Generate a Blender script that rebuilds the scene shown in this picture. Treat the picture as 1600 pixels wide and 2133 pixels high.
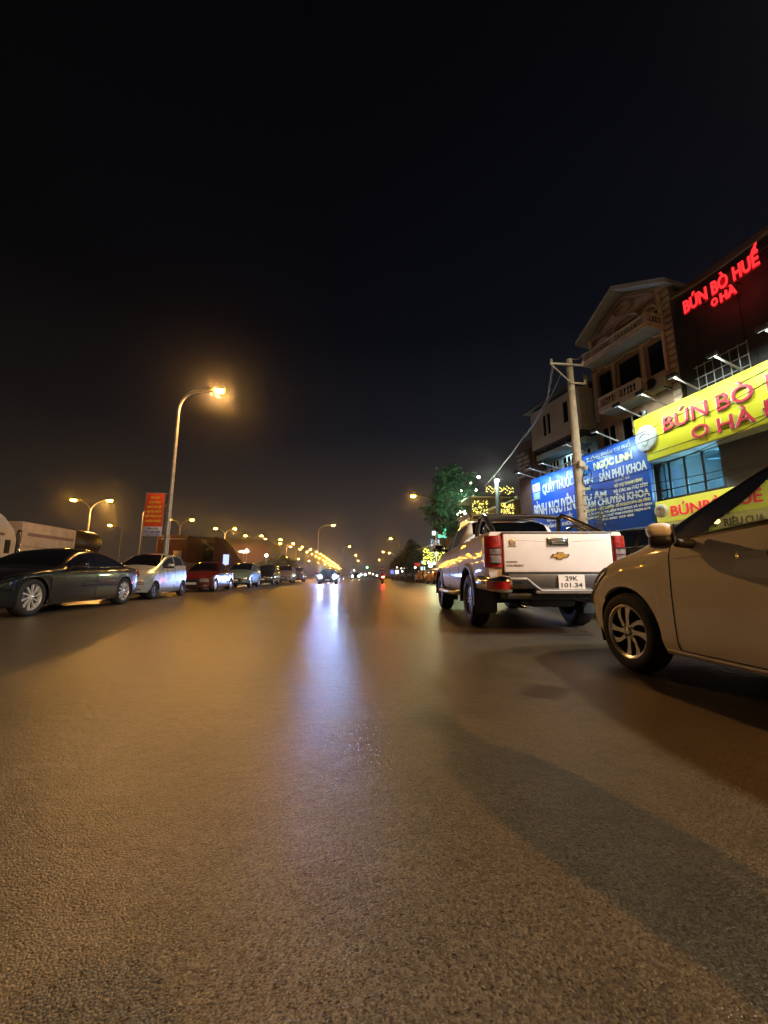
import bpy, math, random
import numpy as np
from mathutils import Vector, Matrix
random.seed(7)
for o in list(bpy.data.objects): bpy.data.objects.remove(o)
SC = bpy.context.scene
R = math.radians
# ------------------------------------------------------------------ camera
YAW, PITCH, CH = R(6.3), R(9.47), .77
cam = bpy.data.cameras.new('camera'); cam.sensor_fit = 'VERTICAL'; cam.sensor_height = 36
cam.lens = 36*800/2133; cam.clip_start = .02; cam.clip_end = 4000
co = bpy.data.objects.new('camera', cam); SC.collection.objects.link(co)
co.location = (0, 0, CH); co.rotation_euler = (math.pi/2+PITCH, 0, -YAW)
SC.camera = co
# ------------------------------------------------------------------ night sky
W = bpy.data.worlds.new("World"); SC.world = W; W.use_nodes = True
nt = W.node_tree; N = nt.nodes; L = nt.links; N.clear()
tc = N.new('ShaderNodeTexCoord'); sx = N.new('ShaderNodeSeparateXYZ'); L.new(tc.outputs['Generated'], sx.inputs[0])
def ramp(nodes, stops, interp='LINEAR'):
    r = nodes.new('ShaderNodeValToRGB'); r.color_ramp.interpolation = interp
    e = r.color_ramp.elements
    while len(e) > 1: e.remove(e[-1])
    e[0].position = stops[0][0]; e[0].color = (*stops[0][1], 1)
    for p, c in stops[1:]:
        k = e.new(p); k.color = (*c, 1)
    return r
rl = ramp(N, [(0, (.046, .031, .021)), (.12, (.026, .018, .0125)), (.23, (.014, .010, .0075)), (.33, (.0068, .0052, .0045)), (.55, (.0022, .0018, .0018)), (1, (.0008, .0008, .001))])
rr = ramp(N, [(0, (.056, .046, .041)), (.12, (.046, .037, .035)), (.23, (.030, .0245, .0245)), (.35, (.0095, .0105, .0145)), (.55, (.0030, .0036, .0062)), (1, (.0008, .0008, .0012))])
mr = N.new('ShaderNodeMapRange'); mr.inputs[1].default_value = -.75; mr.inputs[2].default_value = .35
mx = N.new('ShaderNodeMix'); mx.data_type = 'RGBA'
L.new(sx.outputs[2], rl.inputs[0]); L.new(sx.outputs[2], rr.inputs[0]); L.new(sx.outputs[0], mr.inputs[0])
L.new(mr.outputs[0], mx.inputs[0]); L.new(rl.outputs[0], mx.inputs[6]); L.new(rr.outputs[0], mx.inputs[7])
bg = N.new('ShaderNodeBackground'); bg.inputs[1].default_value = 1.0
out = N.new('ShaderNodeOutputWorld'); L.new(mx.outputs[2], bg.inputs[0]); L.new(bg.outputs[0], out.inputs[0])
SC.view_settings.view_transform = 'Standard'; SC.view_settings.look = 'None'
SC.view_settings.exposure = 0; SC.view_settings.gamma = 1
SC.render.engine = 'CYCLES'
cy = SC.cycles
cy.max_bounces = 6; cy.diffuse_bounces = 2; cy.glossy_bounces = 3; cy.transmission_bounces = 4
cy.transparent_max_bounces = 10; cy.volume_bounces = 0; cy.sample_clamp_indirect = 3; cy.sample_clamp_direct = 0
cy.use_denoising = True; cy.caustics_reflective = False; cy.caustics_refractive = False; cy.use_light_tree = True
# image ray -> world point at a given road distance Y (or at a given X)
_F0 = Vector((math.sin(YAW), math.cos(YAW), 0)); _R = Vector((math.cos(YAW), -math.sin(YAW), 0))
_F = _F0*math.cos(PITCH)+Vector((0, 0, math.sin(PITCH))); _U = -_F0*math.sin(PITCH)+Vector((0, 0, math.cos(PITCH)))
def at(u, v, Y=None, X=None):
    d = _F+_R*((u-800)/800)+_U*((1066.5-v)/800)
    k = Y/d.y if Y is not None else X/d.x
    return Vector((0, 0, CH))+d*k
# ------------------------------------------------------------------ materials
MATS = {}
def mat(name, col, rough=.6, metal=0, var=.12, scale=8, bump=0, bscale=60, coat=0, emit=None, estr=0, spec=.5, flake=0, uneven=0):
    if name in MATS: return MATS[name]
    m = bpy.data.materials.new(name); m.use_nodes = True; MATS[name] = m
    t = m.node_tree; n = t.nodes; l = t.links; b = n['Principled BSDF']
    b.inputs['Roughness'].default_value = rough; b.inputs['Metallic'].default_value = metal
    b.inputs['Coat Weight'].default_value = coat; b.inputs['Coat Roughness'].default_value = .04
    b.inputs['Specular IOR Level'].default_value = spec
    c = n.new('ShaderNodeTexCoord'); ns = n.new('ShaderNodeTexNoise'); ns.inputs['Scale'].default_value = scale
    ns.inputs['Detail'].default_value = 6; l.new(c.outputs['Object'], ns.inputs[0])
    lo = tuple(x*(1-var) for x in col); hi = tuple(min(1, x*(1+var)) for x in col)
    rp = ramp(n, [(.3, lo), (.7, hi)]); l.new(ns.outputs[0], rp.inputs[0]); l.new(rp.outputs[0], b.inputs['Base Color'])
    if uneven:
        mm = n.new('ShaderNodeMapRange'); mm.inputs[3].default_value = max(0, rough-uneven); mm.inputs[4].default_value = rough+uneven
        n3 = n.new('ShaderNodeTexNoise'); n3.inputs['Scale'].default_value = 3; n3.inputs['Detail'].default_value = 8
        l.new(c.outputs['Object'], n3.inputs[0]); l.new(n3.outputs[0], mm.inputs[0]); l.new(mm.outputs[0], b.inputs['Roughness'])
    if bump:
        n2 = n.new('ShaderNodeTexNoise'); n2.inputs['Scale'].default_value = bscale; n2.inputs['Detail'].default_value = 8
        l.new(c.outputs['Object'], n2.inputs[0])
        bp = n.new('ShaderNodeBump'); bp.inputs['Distance'].default_value = bump; l.new(n2.outputs[0], bp.inputs['Height']); l.new(bp.outputs[0], b.inputs['Normal'])
    if emit:
        b.inputs['Emission Color'].default_value = (*emit, 1); b.inputs['Emission Strength'].default_value = estr
    return m
def glass(name, tint, rough=.02, f0=1.5):
    if name in MATS: return MATS[name]
    m = bpy.data.materials.new(name); m.use_nodes = True; MATS[name] = m
    n = m.node_tree.nodes; l = m.node_tree.links; n.clear()
    tr = n.new('ShaderNodeBsdfTransparent'); tr.inputs[0].default_value = (*tint, 1)
    gl = n.new('ShaderNodeBsdfGlossy'); gl.inputs['Roughness'].default_value = rough; gl.inputs[0].default_value = (.9, .95, 1, 1)
    fr = n.new('ShaderNodeFresnel'); fr.inputs[0].default_value = f0
    ms = n.new('ShaderNodeMixShader'); o = n.new('ShaderNodeOutputMaterial')
    l.new(fr.outputs[0], ms.inputs[0]); l.new(tr.outputs[0], ms.inputs[1]); l.new(gl.outputs[0], ms.inputs[2]); l.new(ms.outputs[0], o.inputs[0])
    return m
def emis(name, col, s):
    if name in MATS: return MATS[name]
    m = bpy.data.materials.new(name); m.use_nodes = True; MATS[name] = m
    n = m.node_tree.nodes; l = m.node_tree.links; n.clear()
    e = n.new('ShaderNodeEmission'); e.inputs[0].default_value = (*col, 1); e.inputs[1].default_value = s
    o = n.new('ShaderNodeOutputMaterial'); l.new(e.outputs[0], o.inputs[0]); return m
def paint(name, col, rough=.3, metal=0): return mat(name, col, rough if metal else .55, metal, var=.05, scale=4, coat=1, uneven=.04, bump=.0003, bscale=2.5, spec=.5 if metal else .25)
BLK = mat('black_plastic', (.012, .012, .013), .5, bump=.001, bscale=200)
RUB = mat('tyre_rubber', (.014, .013, .013), .75, bump=.003, bscale=90)
CHR = mat('chrome', (.75, .74, .72), .12, 1, var=.03)
ALU = mat('alloy', (.62, .62, .62), .28, 1, var=.08, scale=20)
SIL = mat('machined_alloy_bright', (.78, .78, .76), .3, .55, var=.05, scale=20)
DKM = mat('dark_metal', (.05, .05, .05), .45, .6)
GAP = mat('gap_black', (.004, .004, .004), .8)
GL_D = glass('tinted_glass', (.05, .055, .06)); GL_C = glass('clear_glass', (.62, .66, .66)); GL_W = glass('pale_glass', (.8, .85, .85))
RED_L = mat('red_lens', (.24, .006, .006), .3, coat=1, var=.55, scale=14, bump=.004, bscale=35, emit=(1, .02, .02), estr=.012)
AMB_L = mat('amber_lens', (.6, .12, .01), .15, coat=1)
CLR_L = mat('clear_lens', (.42, .40, .40), .15, .6, coat=1, var=.5, scale=18, bump=.004, bscale=30)
SEAT = mat('seat_fabric', (.03, .028, .026), .85, bump=.003, bscale=120)
# ------------------------------------------------------------------ mesh helpers
def smoothstep(x): x = max(0, min(1, x)); return x*x*(3-2*x)
class MB:
    def __init__(s): s.v = []; s.f = []; s.m = []; s.sm = []; s.cur = 0
    def add(s, vs, fs, smooth=False):
        b = len(s.v); s.v += [tuple(p) for p in vs]
        for f in fs: s.f.append(tuple(b+i for i in f)); s.m.append(s.cur); s.sm.append(smooth)
        return s
    def box(s, x0, x1, y0, y1, z0, z1, M=None):
        vs = [Vector((x, y, z)) for x in (x0, x1) for y in (y0, y1) for z in (z0, z1)]
        if M is not None: vs = [M@v for v in vs]
        return s.add(vs, [(0, 1, 3, 2), (4, 6, 7, 5), (0, 4, 5, 1), (2, 3, 7, 6), (0, 2, 6, 4), (1, 5, 7, 3)])
    def rbox(s, x0, x1, y0, y1, z0, z1, r=.02, M=None, seg=2):
        bm = bmesh_box(x0, x1, y0, y1, z0, z1, r, seg)
        vs = [Vector(v) for v in bm[0]]
        if M is not None: vs = [M@v for v in vs]
        return s.add(vs, bm[1], True)
    def tube(s, pts, r, n=8, closed=False, cap=True):
        pts = [Vector(p) for p in pts]; k = len(pts); rs = r if isinstance(r, (list, tuple)) else [r]*k
        vs = []; up = None
        for i, p in enumerate(pts):
            a = pts[(i-1) % k] if (closed or i > 0) else p; b = pts[(i+1) % k] if (closed or i < k-1) else p
            t = (b-a).normalized()
            if up is None: up = Vector((0, 0, 1)) if abs(t.z) < .9 else Vector((1, 0, 0))
            x = (up-t*up.dot(t)).normalized(); y = t.cross(x); up = x
            for j in range(n):
                an = 2*math.pi*j/n; vs.append(p+(x*math.cos(an)+y*math.sin(an))*rs[i])
        fs = []
        for i in range(k if closed else k-1):
            for j in range(n):
                a = i*n+j; b = i*n+(j+1) % n; c = ((i+1) % k)*n+(j+1) % n; d = ((i+1) % k)*n+j
                fs.append((a, b, c, d))
        s.add(vs, fs, True)
        if cap and not closed:
            s.add([vs[j] for j in range(n)], [tuple(range(n))[::-1]]); s.add([vs[(k-1)*n+j] for j in range(n)], [tuple(range(n))])
        return s
    def lathe(s, prof, n=32, M=None, a0=0, a1=2*math.pi):
        # profile (radius, height) turned about the local Y axis
        full = abs(a1-a0-2*math.pi) < 1e-6; cols = n if full else n+1; vs = []
        for (r, h) in prof:
            for j in range(cols):
                an = a0+(a1-a0)*j/n; v = Vector((r*math.cos(an), h, r*math.sin(an))); vs.append(M@v if M is not None else v)
        fs = []
        for i in range(len(prof)-1):
            for j in range(n):
                j2 = (j+1) % cols
                fs.append((i*cols+j, i*cols+j2, (i+1)*cols+j2, (i+1)*cols+j))
        return s.add(vs, fs, True)
    def prism(s, poly, h0, h1, M=None):
        # polygon in local XZ, extruded along Y from h0 to h1
        n = len(poly); vs = [Vector((x, h0, z)) for x, z in poly]+[Vector((x, h1, z)) for x, z in poly]
        if M is not None: vs = [M@v for v in vs]
        return s.add(vs, [tuple(range(n))[::-1], tuple(range(n, 2*n))]+[(i, (i+1) % n, n+(i+1) % n, n+i) for i in range(n)])
    def grid(s, P, smooth=True):
        a = len(P); b = len(P[0]); vs = [p for row in P for p in row]
        return s.add(vs, [(i*b+j, i*b+j+1, (i+1)*b+j+1, (i+1)*b+j) for i in range(a-1) for j in range(b-1)], smooth)
    def build(s, name, mats, parent=None, loc=None):
        me = bpy.data.meshes.new(name); me.from_pydata(s.v, [], s.f)
        for m in (mats if isinstance(mats, (list, tuple)) else [mats]): me.materials.append(m)
        me.polygons.foreach_set('material_index', s.m); me.polygons.foreach_set('use_smooth', s.sm)
        me.validate(); me.update()
        o = bpy.data.objects.new(name, me); SC.collection.objects.link(o)
        if parent is not None: o.parent = parent
        if loc is not None: o.location = loc
        return o
import bmesh
_bc = {}
def bmesh_box(x0, x1, y0, y1, z0, z1, r, seg):
    bm = bmesh.new(); bmesh.ops.create_cube(bm, size=1)
    for v in bm.verts:
        v.co = Vector(((x0+x1)/2+v.co.x*(x1-x0), (y0+y1)/2+v.co.y*(y1-y0), (z0+z1)/2+v.co.z*(z1-z0)))
    r = min(r, .49*min(abs(x1-x0), abs(y1-y0), abs(z1-z0)))
    bmesh.ops.bevel(bm, geom=bm.edges[:], offset=r, segments=seg, affect='EDGES', profile=.5)
    vs = [tuple(v.co) for v in bm.verts]; idx = {v: i for i, v in enumerate(bm.verts)}
    bm.verts.index_update(); fs = [tuple(v.index for v in f.verts) for f in bm.faces]
    bm.free(); return vs, fs
def tag(o, label=None, cat=None, group=None, kind=None):
    if label: o['label'] = label
    if cat: o['category'] = cat
    if group: o['group'] = group
    if kind: o['kind'] = kind
    return o
def thing(name, label, cat, loc=(0, 0, 0), rz=0, group=None):
    o = bpy.data.objects.new(name, None); SC.collection.objects.link(o); o.empty_display_size = .2
    o.location = loc; o.rotation_euler = (0, 0, rz); return tag(o, label, cat, group)
def copy_tree(o, parent=None):
    c = o.copy(); SC.collection.objects.link(c); c.parent = parent
    for ch in [k for k in o.children]: copy_tree(ch, c)
    return c
def light(kind, name, loc, power, col, parent=None, size=.1, spot=None, target=None, blend=.6):
    d = bpy.data.lights.new(name, kind); d.energy = power; d.color = col
    if kind == 'AREA': d.size = size
    else: d.shadow_soft_size = size
    if spot: d.spot_size = R(spot); d.spot_blend = blend
    o = bpy.data.objects.new(name, d); SC.collection.objects.link(o); o.location = loc
    if target is not None: o.rotation_euler = (Vector(target)-Vector(loc)).to_track_quat('-Z', 'Y').to_euler()
    if parent is not None: o.parent = parent
    return o
def text_mesh(body, size, extrude=.0, bold=0., width=None, align='LEFT', shear=0., sp=1.0):
    c = bpy.data.curves.new('t', 'FONT'); c.body = body; c.size = size; c.extrude = extrude; c.offset = bold; c.shear = shear
    c.space_character = sp; c.resolution_u = 3; c.align_x = 'LEFT'
    o = bpy.data.objects.new('t', c); SC.collection.objects.link(o)
    dg = bpy.context.evaluated_depsgraph_get(); me = bpy.data.meshes.new_from_object(o.evaluated_get(dg))
    bpy.data.objects.remove(o); xs = [v.co.x for v in me.vertices]
    if not xs: return me
    w = max(xs)-min(xs); x0 = min(xs); k = (width/w) if width else 1; off = -w*k/2 if align == 'CENTER' else 0
    for v in me.vertices: v.co.x = (v.co.x-x0)*k+off
    return me
def put_text(name, body, M, size, m, parent, **kw):
    me = text_mesh(body, size, **kw); me.transform(M); me.materials.append(m)
    o = bpy.data.objects.new(name, me); SC.collection.objects.link(o); o.parent = parent; return o
def facing_left(X, Y, Z):   # text/sign frame on a wall looking towards -X, reading from far to near
    return Matrix(((0, 0, -1, X), (-1, 0, 0, Y), (0, 1, 0, Z), (0, 0, 0, 1)))
def facing_cam(X, Y, Z):    # sign frame looking towards -Y
    return Matrix(((1, 0, 0, X), (0, 0, -1, Y), (0, 1, 0, Z), (0, 0, 0, 1)))
# ------------------------------------------------------------------ ground and road
def asphalt():
    m = bpy.data.materials.new('asphalt'); m.use_nodes = True; n = m.node_tree.nodes; l = m.node_tree.links; b = n['Principled BSDF']
    c = n.new('ShaderNodeTexCoord')
    def noise(s, d=5, r=.55):
        k = n.new('ShaderNodeTexNoise'); k.inputs['Scale'].default_value = s; k.inputs['Detail'].default_value = d; k.inputs['Roughness'].default_value = r
        l.new(c.outputs['Object'], k.inputs[0]); return k
    def math_(op, a, b_, v=None):
        k = n.new('ShaderNodeMath'); k.operation = op
        if hasattr(a, 'links'): l.new(a, k.inputs[0])
        else: k.inputs[0].default_value = a
        if hasattr(b_, 'links'): l.new(b_, k.inputs[1])
        else: k.inputs[1].default_value = b_
        return k.outputs[0]
    vo = n.new('ShaderNodeTexVoronoi'); vo.inputs['Scale'].default_value = 190; l.new(c.outputs['Object'], vo.inputs[0])
    fine = noise(160, 3); big = noise(.55, 6); mid = noise(5, 6)
    grain = ramp(n, [(.3, (.040, .0325, .024)), (.48, (.082, .068, .051)), (.68, (.155, .132, .102))])
    l.new(math_('ADD', math_('MULTIPLY', vo.outputs['Color'], .40), math_('ADD', math_('MULTIPLY', fine.outputs[0], .38), math_('MULTIPLY', mid.outputs[0], .22))), grain.inputs[0])
    pr = ramp(n, [(.3, (.72, .72, .72)), (.7, (1.12, 1.1, 1.06))]); l.new(big.outputs[0], pr.inputs[0])
    mu = n.new('ShaderNodeMix'); mu.data_type = 'RGBA'; mu.blend_type = 'MULTIPLY'; mu.inputs[0].default_value = 1
    pit = ramp(n, [(.34, (.30, .28, .26)), (.43, (1, 1, 1))]); l.new(noise(95, 2).outputs[0], pit.inputs[0]); m0 = n.new('ShaderNodeMix'); m0.data_type = 'RGBA'; m0.blend_type = 'MULTIPLY'; m0.inputs[0].default_value = 1
    l.new(grain.outputs[0], m0.inputs[6]); l.new(pit.outputs[0], m0.inputs[7]); l.new(m0.outputs[2], mu.inputs[6]); l.new(pr.outputs[0], mu.inputs[7]); l.new(mu.outputs[2], b.inputs['Base Color'])
    rr_ = n.new('ShaderNodeMapRange'); rr_.inputs[3].default_value = .255; rr_.inputs[4].default_value = .39; l.new(big.outputs[0], rr_.inputs[0]); l.new(rr_.outputs[0], b.inputs['Roughness'])
    b.inputs['Specular IOR Level'].default_value = .5
    h = math_('ADD', math_('MULTIPLY', math_('SUBTRACT', 1.0, vo.outputs['Distance']), .55), math_('MULTIPLY', noise(75, 5).outputs[0], .3))
    h = math_('ADD', h, math_('MULTIPLY', fine.outputs[0], .25))
    h = math_('ADD', h, math_('MULTIPLY', noise(17, 3).outputs[0], 1.5))
    bp = n.new('ShaderNodeBump'); bp.inputs['Distance'].default_value = .0025; bp.inputs['Strength'].default_value = 1.0
    l.new(h, bp.inputs['Height']); l.new(bp.outputs[0], b.inputs['Normal'])
    return m
ASPH = asphalt()
PAVE = mat('pavement_tiles', (.16, .145, .13), .75, var=.25, scale=3, bump=.006, bscale=25)
DIRT = mat('dusty_ground', (.07, .06, .045), .95, var=.35, scale=.6, bump=.03, bscale=6)
KERB = mat('kerb_concrete', (.26, .25, .23), .8, var=.2, scale=6, bump=.004, bscale=40)
g = MB(); g.add([(-1500, -300, -.02), (1500, -300, -.02), (1500, 2500, -.02), (-1500, 2500, -.02)], [(0, 1, 2, 3)])
tag(g.build('ground', DIRT), kind='structure')
g = MB(); g.add([(-8.2, -40, 0), (12.4, -40, 0), (12.4, 26, 0), (14.6, 40, 0), (12.5, 140, 0), (16, 600, 0), (-3.5, 600, 0), (-8.2, 60, 0)], [(0, 1, 2, 3, 4, 5, 6, 7)])
tag(g.build('road', ASPH), kind='structure')
g = MB(); g.rbox(6.45, 30, -30, 25.5, -.01, .13, .015)
tag(g.build('pavement', PAVE), kind='structure')
g = MB()
for i in range(60): g.rbox(6.28, 6.445, -30+i*.925, -29.01+i*.925-.08, -.01, .14, .02)
tag(g.build('kerb', KERB), kind='structure')
g = MB()
for i in range(110): g.rbox(-8.42, -8.22, -30+i*1.0, -29.02+i*1.0, -.01, .15, .02)
tag(g.build('median_kerb', KERB), kind='structure')
g = MB(); g.box(-12.2, -8.425, -30, 80, -.01, .12)
tag(g.build('median_strip', DIRT), kind='structure')
g = MB(); g.add([(-60, -40, -.012), (-12.4, -40, -.012), (-12.4, 80, -.012), (-9, 600, -.012), (-40, 600, -.012)], [(0, 1, 2, 3, 4)])
tag(g.build('service_road', ASPH), kind='structure')
# worn white lane dashes and the faint edge line of the road
# ------------------------------------------------------------------ wheels
def rot_y(a): return Matrix.Rotation(a, 4, 'Y')
def wheel(parent, x, y, side, r, rim_r, wid, style, tyre_mat=None, rim_mat=None, back=None):
    """wheel part (tyre) with rim, hub cap and brake disc below it; the axle runs along local Y, side=+1 shows its face to +Y"""
    g = MB(); h = wid/2; s = side
    pr = [(rim_r*.96, -h*.9), (rim_r+.012, -h), (r-.05, -h*1.06), (r-.014, -h*.86), (r, -h*.6), (r, h*.6), (r-.014, h*.86), (r-.05, h*1.06), (rim_r+.012, h), (rim_r*.96, h*.9)]
    g.lathe(pr, 48)
    w = g.build('wheel', tyre_mat or RUB, parent); w.location = (x, y-s*h, r); 
    if s < 0: w.rotation_euler = (0, 0, math.pi)
    g = MB(); rm = rim_r
    # barrel and lip
    g.lathe([(rm*.97, -h*.8), (rm*.93, -h*.3), (rm*.92, h*.55), (rm*.97, h*.82), (rm*1.0, h*.93), (rm*1.015, h*.90), (rm*.985, h*.6)], 48)
    n, kind = style
    for i in range(n):
        a = 2*math.pi*i/n+.13; M = rot_y(a); fh = h*.78
        if kind == 'turbine':   # slanting blades, wide at the rim
            g.prism([(rm*.14, -rm*.035), (rm*.5, -rm*.055), (rm*.95, -rm*.20), (rm*.955, -rm*.05), (rm*.55, rm*.015), (rm*.14, rm*.035)], fh-.035, fh, M)
        elif kind == 'twin':
            for q in (-1, 1):
                g.prism([(rm*.12, q*rm*.02), (rm*.12, q*rm*.09), (rm*.94, q*rm*.17), (rm*.94, q*rm*.08)][::q], fh-.03, fh, M)
        elif kind == 'wedge':
            g.prism([(rm*.14, -rm*.055), (rm*.94, -rm*.15), (rm*.94, rm*.15), (rm*.14, rm*.055)], fh-.03, fh, M)
        else:
            g.prism([(rm*.14, -rm*.07), (rm*.94, -rm*.10), (rm*.94, rm*.10), (rm*.14, rm*.07)], fh-.03, fh, M)
    g.lathe([(0, h*.80), (rm*.13, h*.80), (rm*.18, h*.70), (rm*.18, h*.4)], 24)
    for i in range(5):
        a = 2*math.pi*(i+.5)/5; g.lathe([(0, h*.84), (.009, h*.84), (.010, h*.72)], 8, Matrix.Translation((rm*.155*math.cos(a), 0, rm*.155*math.sin(a))))
    g.build('rim', rim_mat or ALU, w)
    g = MB(); g.lathe([(0, h*.2), (rm*.9, h*.2), (rm*.9, -h*.5)], 32); g.build('wheel_back', GAP, w)
    g = MB(); g.lathe([(0, h*.42), (rm*.62, h*.42), (rm*.62, h*.3)], 32); g.build('brake_disc', DKM, w)
    return w
# ------------------------------------------------------------------ car body
def pchip(xs, ys, x):
    xs = np.asarray(xs, float); ys = np.asarray(ys, float); h = np.diff(xs); d = np.diff(ys)/h; n = len(xs)
    if n == 2: return float(np.interp(x, xs, ys))
    m = np.zeros(n)
    for i in range(1, n-1):
        if d[i-1]*d[i] > 0:
            w1 = 2*h[i]+h[i-1]; w2 = h[i]+2*h[i-1]; m[i] = (w1+w2)/(w1/d[i-1]+w2/d[i])
    m[0] = d[0]; m[-1] = d[-1]
    x = min(max(x, xs[0]), xs[-1]); i = min(int(np.searchsorted(xs, x, 'right'))-1, n-2); i = max(i, 0)
    t = (x-xs[i])/h[i]
    return float((2*t**3-3*t*t+1)*ys[i]+(t**3-2*t*t+t)*h[i]*m[i]+(-2*t**3+3*t*t)*ys[i+1]+(t**3-t*t)*h[i]*m[i+1])
class Shell:
    def __init__(s, sp):
        s.sp = sp; s.L = sp['L']; s._c = {}
    def k(s, name, x):
        a = s.sp[name]
        return a if isinstance(a, (int, float)) else pchip([p[0] for p in a], [p[1] for p in a], x)
    def ctrl(s, x):
        key = round(x, 4)
        if key in s._c: return s._c[key]
        sp = s.sp; W = s.k('W', x); zb = s.k('zb', x); zsh = s.k('zsh', x); zbl = max(s.k('zbelt', x), zsh+.02)
        if 'bed' in sp and x > sp['bed'][0]:
            fl = sp['bed'][1]
            P = [(W-.05, zb), (W-.005, zb+.1), (W, zb+.5*(zsh-zb)), (W-.01, zsh), (W-.03, zbl-.02), (W-.05, zbl), (W-.10, zbl), (W-.115, fl+.01), (0, fl)]
        else:
            ze = max(s.k('ze', x), zbl+.015); ye = s.k('ye', x); zt = max(s.k('zt', x), ze+.01)
            P = [(W-.05, zb), (W-.006, zb+.10), (W, zb+.5*(zsh-zb)), (W-.010, zsh), (W-.045, zbl), (min(ye+.02, W-.06), max(ze-.035, zbl+.008)),
                 (min(ye-.045, W-.11), ze), (ye*.5, ze+.72*(zt-ze)), (0, zt)]
        # wheel arches lift the bottom edge
        zl = zb
        for (cx, R_) in sp['arch']:
            dx = abs(x-cx)
            if dx < R_: zl = max(zl, sp['zc']+math.sqrt(R_*R_-dx*dx))
        if zl > zb+1e-4:
            zz = [p[1] for p in P[:4]]; yy = [p[0] for p in P[:4]]; top = zz[3]; zl = min(zl, top-.02); o_ = []
            for i in range(3):
                z2 = zl+(zz[i]-zb)*(top-zl)/(top-zb); o_.append((float(np.interp(z2, zz, yy)), z2))
            P = o_+P[3:]
        s._c[key] = P; return P
    def S(s, x, r, side=1, off=0.):
        P = s.ctrl(x); i = list(range(9)); y = pchip(i, [p[0] for p in P], r); z = pchip(i, [p[1] for p in P], r)
        p = s.warp(x, side*y, z)
        if off:
            e = 1e-2; x1 = min(x+e, s.L); x0 = max(x-e, 0); r1 = min(r+e, 8); r0 = max(r-e, 0)
            t = s.S(x1, r, side)-s.S(x0, r, side); q = s.S(x, r1, side)-s.S(x, r0, side)
            n = t.cross(q)*side
            if n.length > 1e-9: p = p+n.normalized()*off
        return p
    def warp(s, x, y, z):
        sp = s.sp; W = sp['hw']; dx = 0
        a = max(0, 1-x/sp.get('nf', .9))**2; b = max(0, 1-(s.L-x)/sp.get('nr', .8))**2
        q = min(1.1, abs(y)/W)
        zf = (z-sp['znose'])/.4
        dx += a*(sp['planf']*q**2.5+sp['slf']*(max(0, zf)**1.3)+.08*max(0, -zf))
        zr = (z-sp['zrear'])/.4
        dx -= b*(sp['planr']*q**2.5+sp['slr']*(max(0, zr)**1.3)+.05*max(0, -zr))
        return Vector((x+dx-s.L/2, y, z))
    def capp(s, end, fy, r, off=0.):
        x = 0 if end == 'front' else s.L; P = s.ctrl(x); i = list(range(9))
        y = pchip(i, [p[0] for p in P], r)*fy; z = pchip(i, [p[1] for p in P], r); v = s.warp(x, y, z)
        v.x += -off if end == 'front' else off; return v
    def rz(s, x, z):  # row value for a height on the body side
        P = s.ctrl(x); zz = [p[1] for p in P]
        lo, hi = 0., 5.
        for _ in range(24):
            m = (lo+hi)/2
            if pchip(list(range(9)), zz, m) < z: lo = m
            else: hi = m
        return lo
    def patch(s, name, m, parent, x0, x1, r0, r1, side=1, off=.006, nx=8, nr=5, fn=None):
        g = MB(); P = [[s.S(x0+(x1-x0)*i/nx, (fn(i/nx, j/nr) if fn else r0+(r1-r0)*j/nr), side, off) for j in range(nr+1)] for i in range(nx+1)]
        Q = [[s.S(x0+(x1-x0)*i/nx, (fn(i/nx, j/nr) if fn else r0+(r1-r0)*j/nr), side, off-.02) for j in range(nr+1)] for i in range(nx+1)]
        g.grid(P)
        for A, B in ((P[0], Q[0]), (P[-1], Q[-1]), ([p[0] for p in P], [p[0] for p in Q]), ([p[-1] for p in P], [p[-1] for p in Q])): g.grid([A, B], False)
        return g.build(name, m, parent)
    def cap_patch(s, name, m, parent, end, f0, f1, r0, r1, off=.01, n=10, nr=4, fn=None):
        g = MB(); F = lambda i, j: (fn(i/n, j/nr) if fn else (f0+(f1-f0)*i/n, r0+(r1-r0)*j/nr))
        P = [[s.capp(end, *F(i, j), off) for j in range(nr+1)] for i in range(n+1)]; Q = [[s.capp(end, *F(i, j), off-.03) for j in range(nr+1)] for i in range(n+1)]
        g.grid(P)
        for A, B in ((P[0], Q[0]), (P[-1], Q[-1]), ([p[0] for p in P], [p[0] for p in Q]), ([p[-1] for p in P], [p[-1] for p in Q])): g.grid([A, B], False)
        return g.build(name, m, parent)
    def seam(s, g, pts, side, rad=.004, off=.0):
        g.tube([s.S(x, r, side, off) for x, r in pts], rad, 5)
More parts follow.
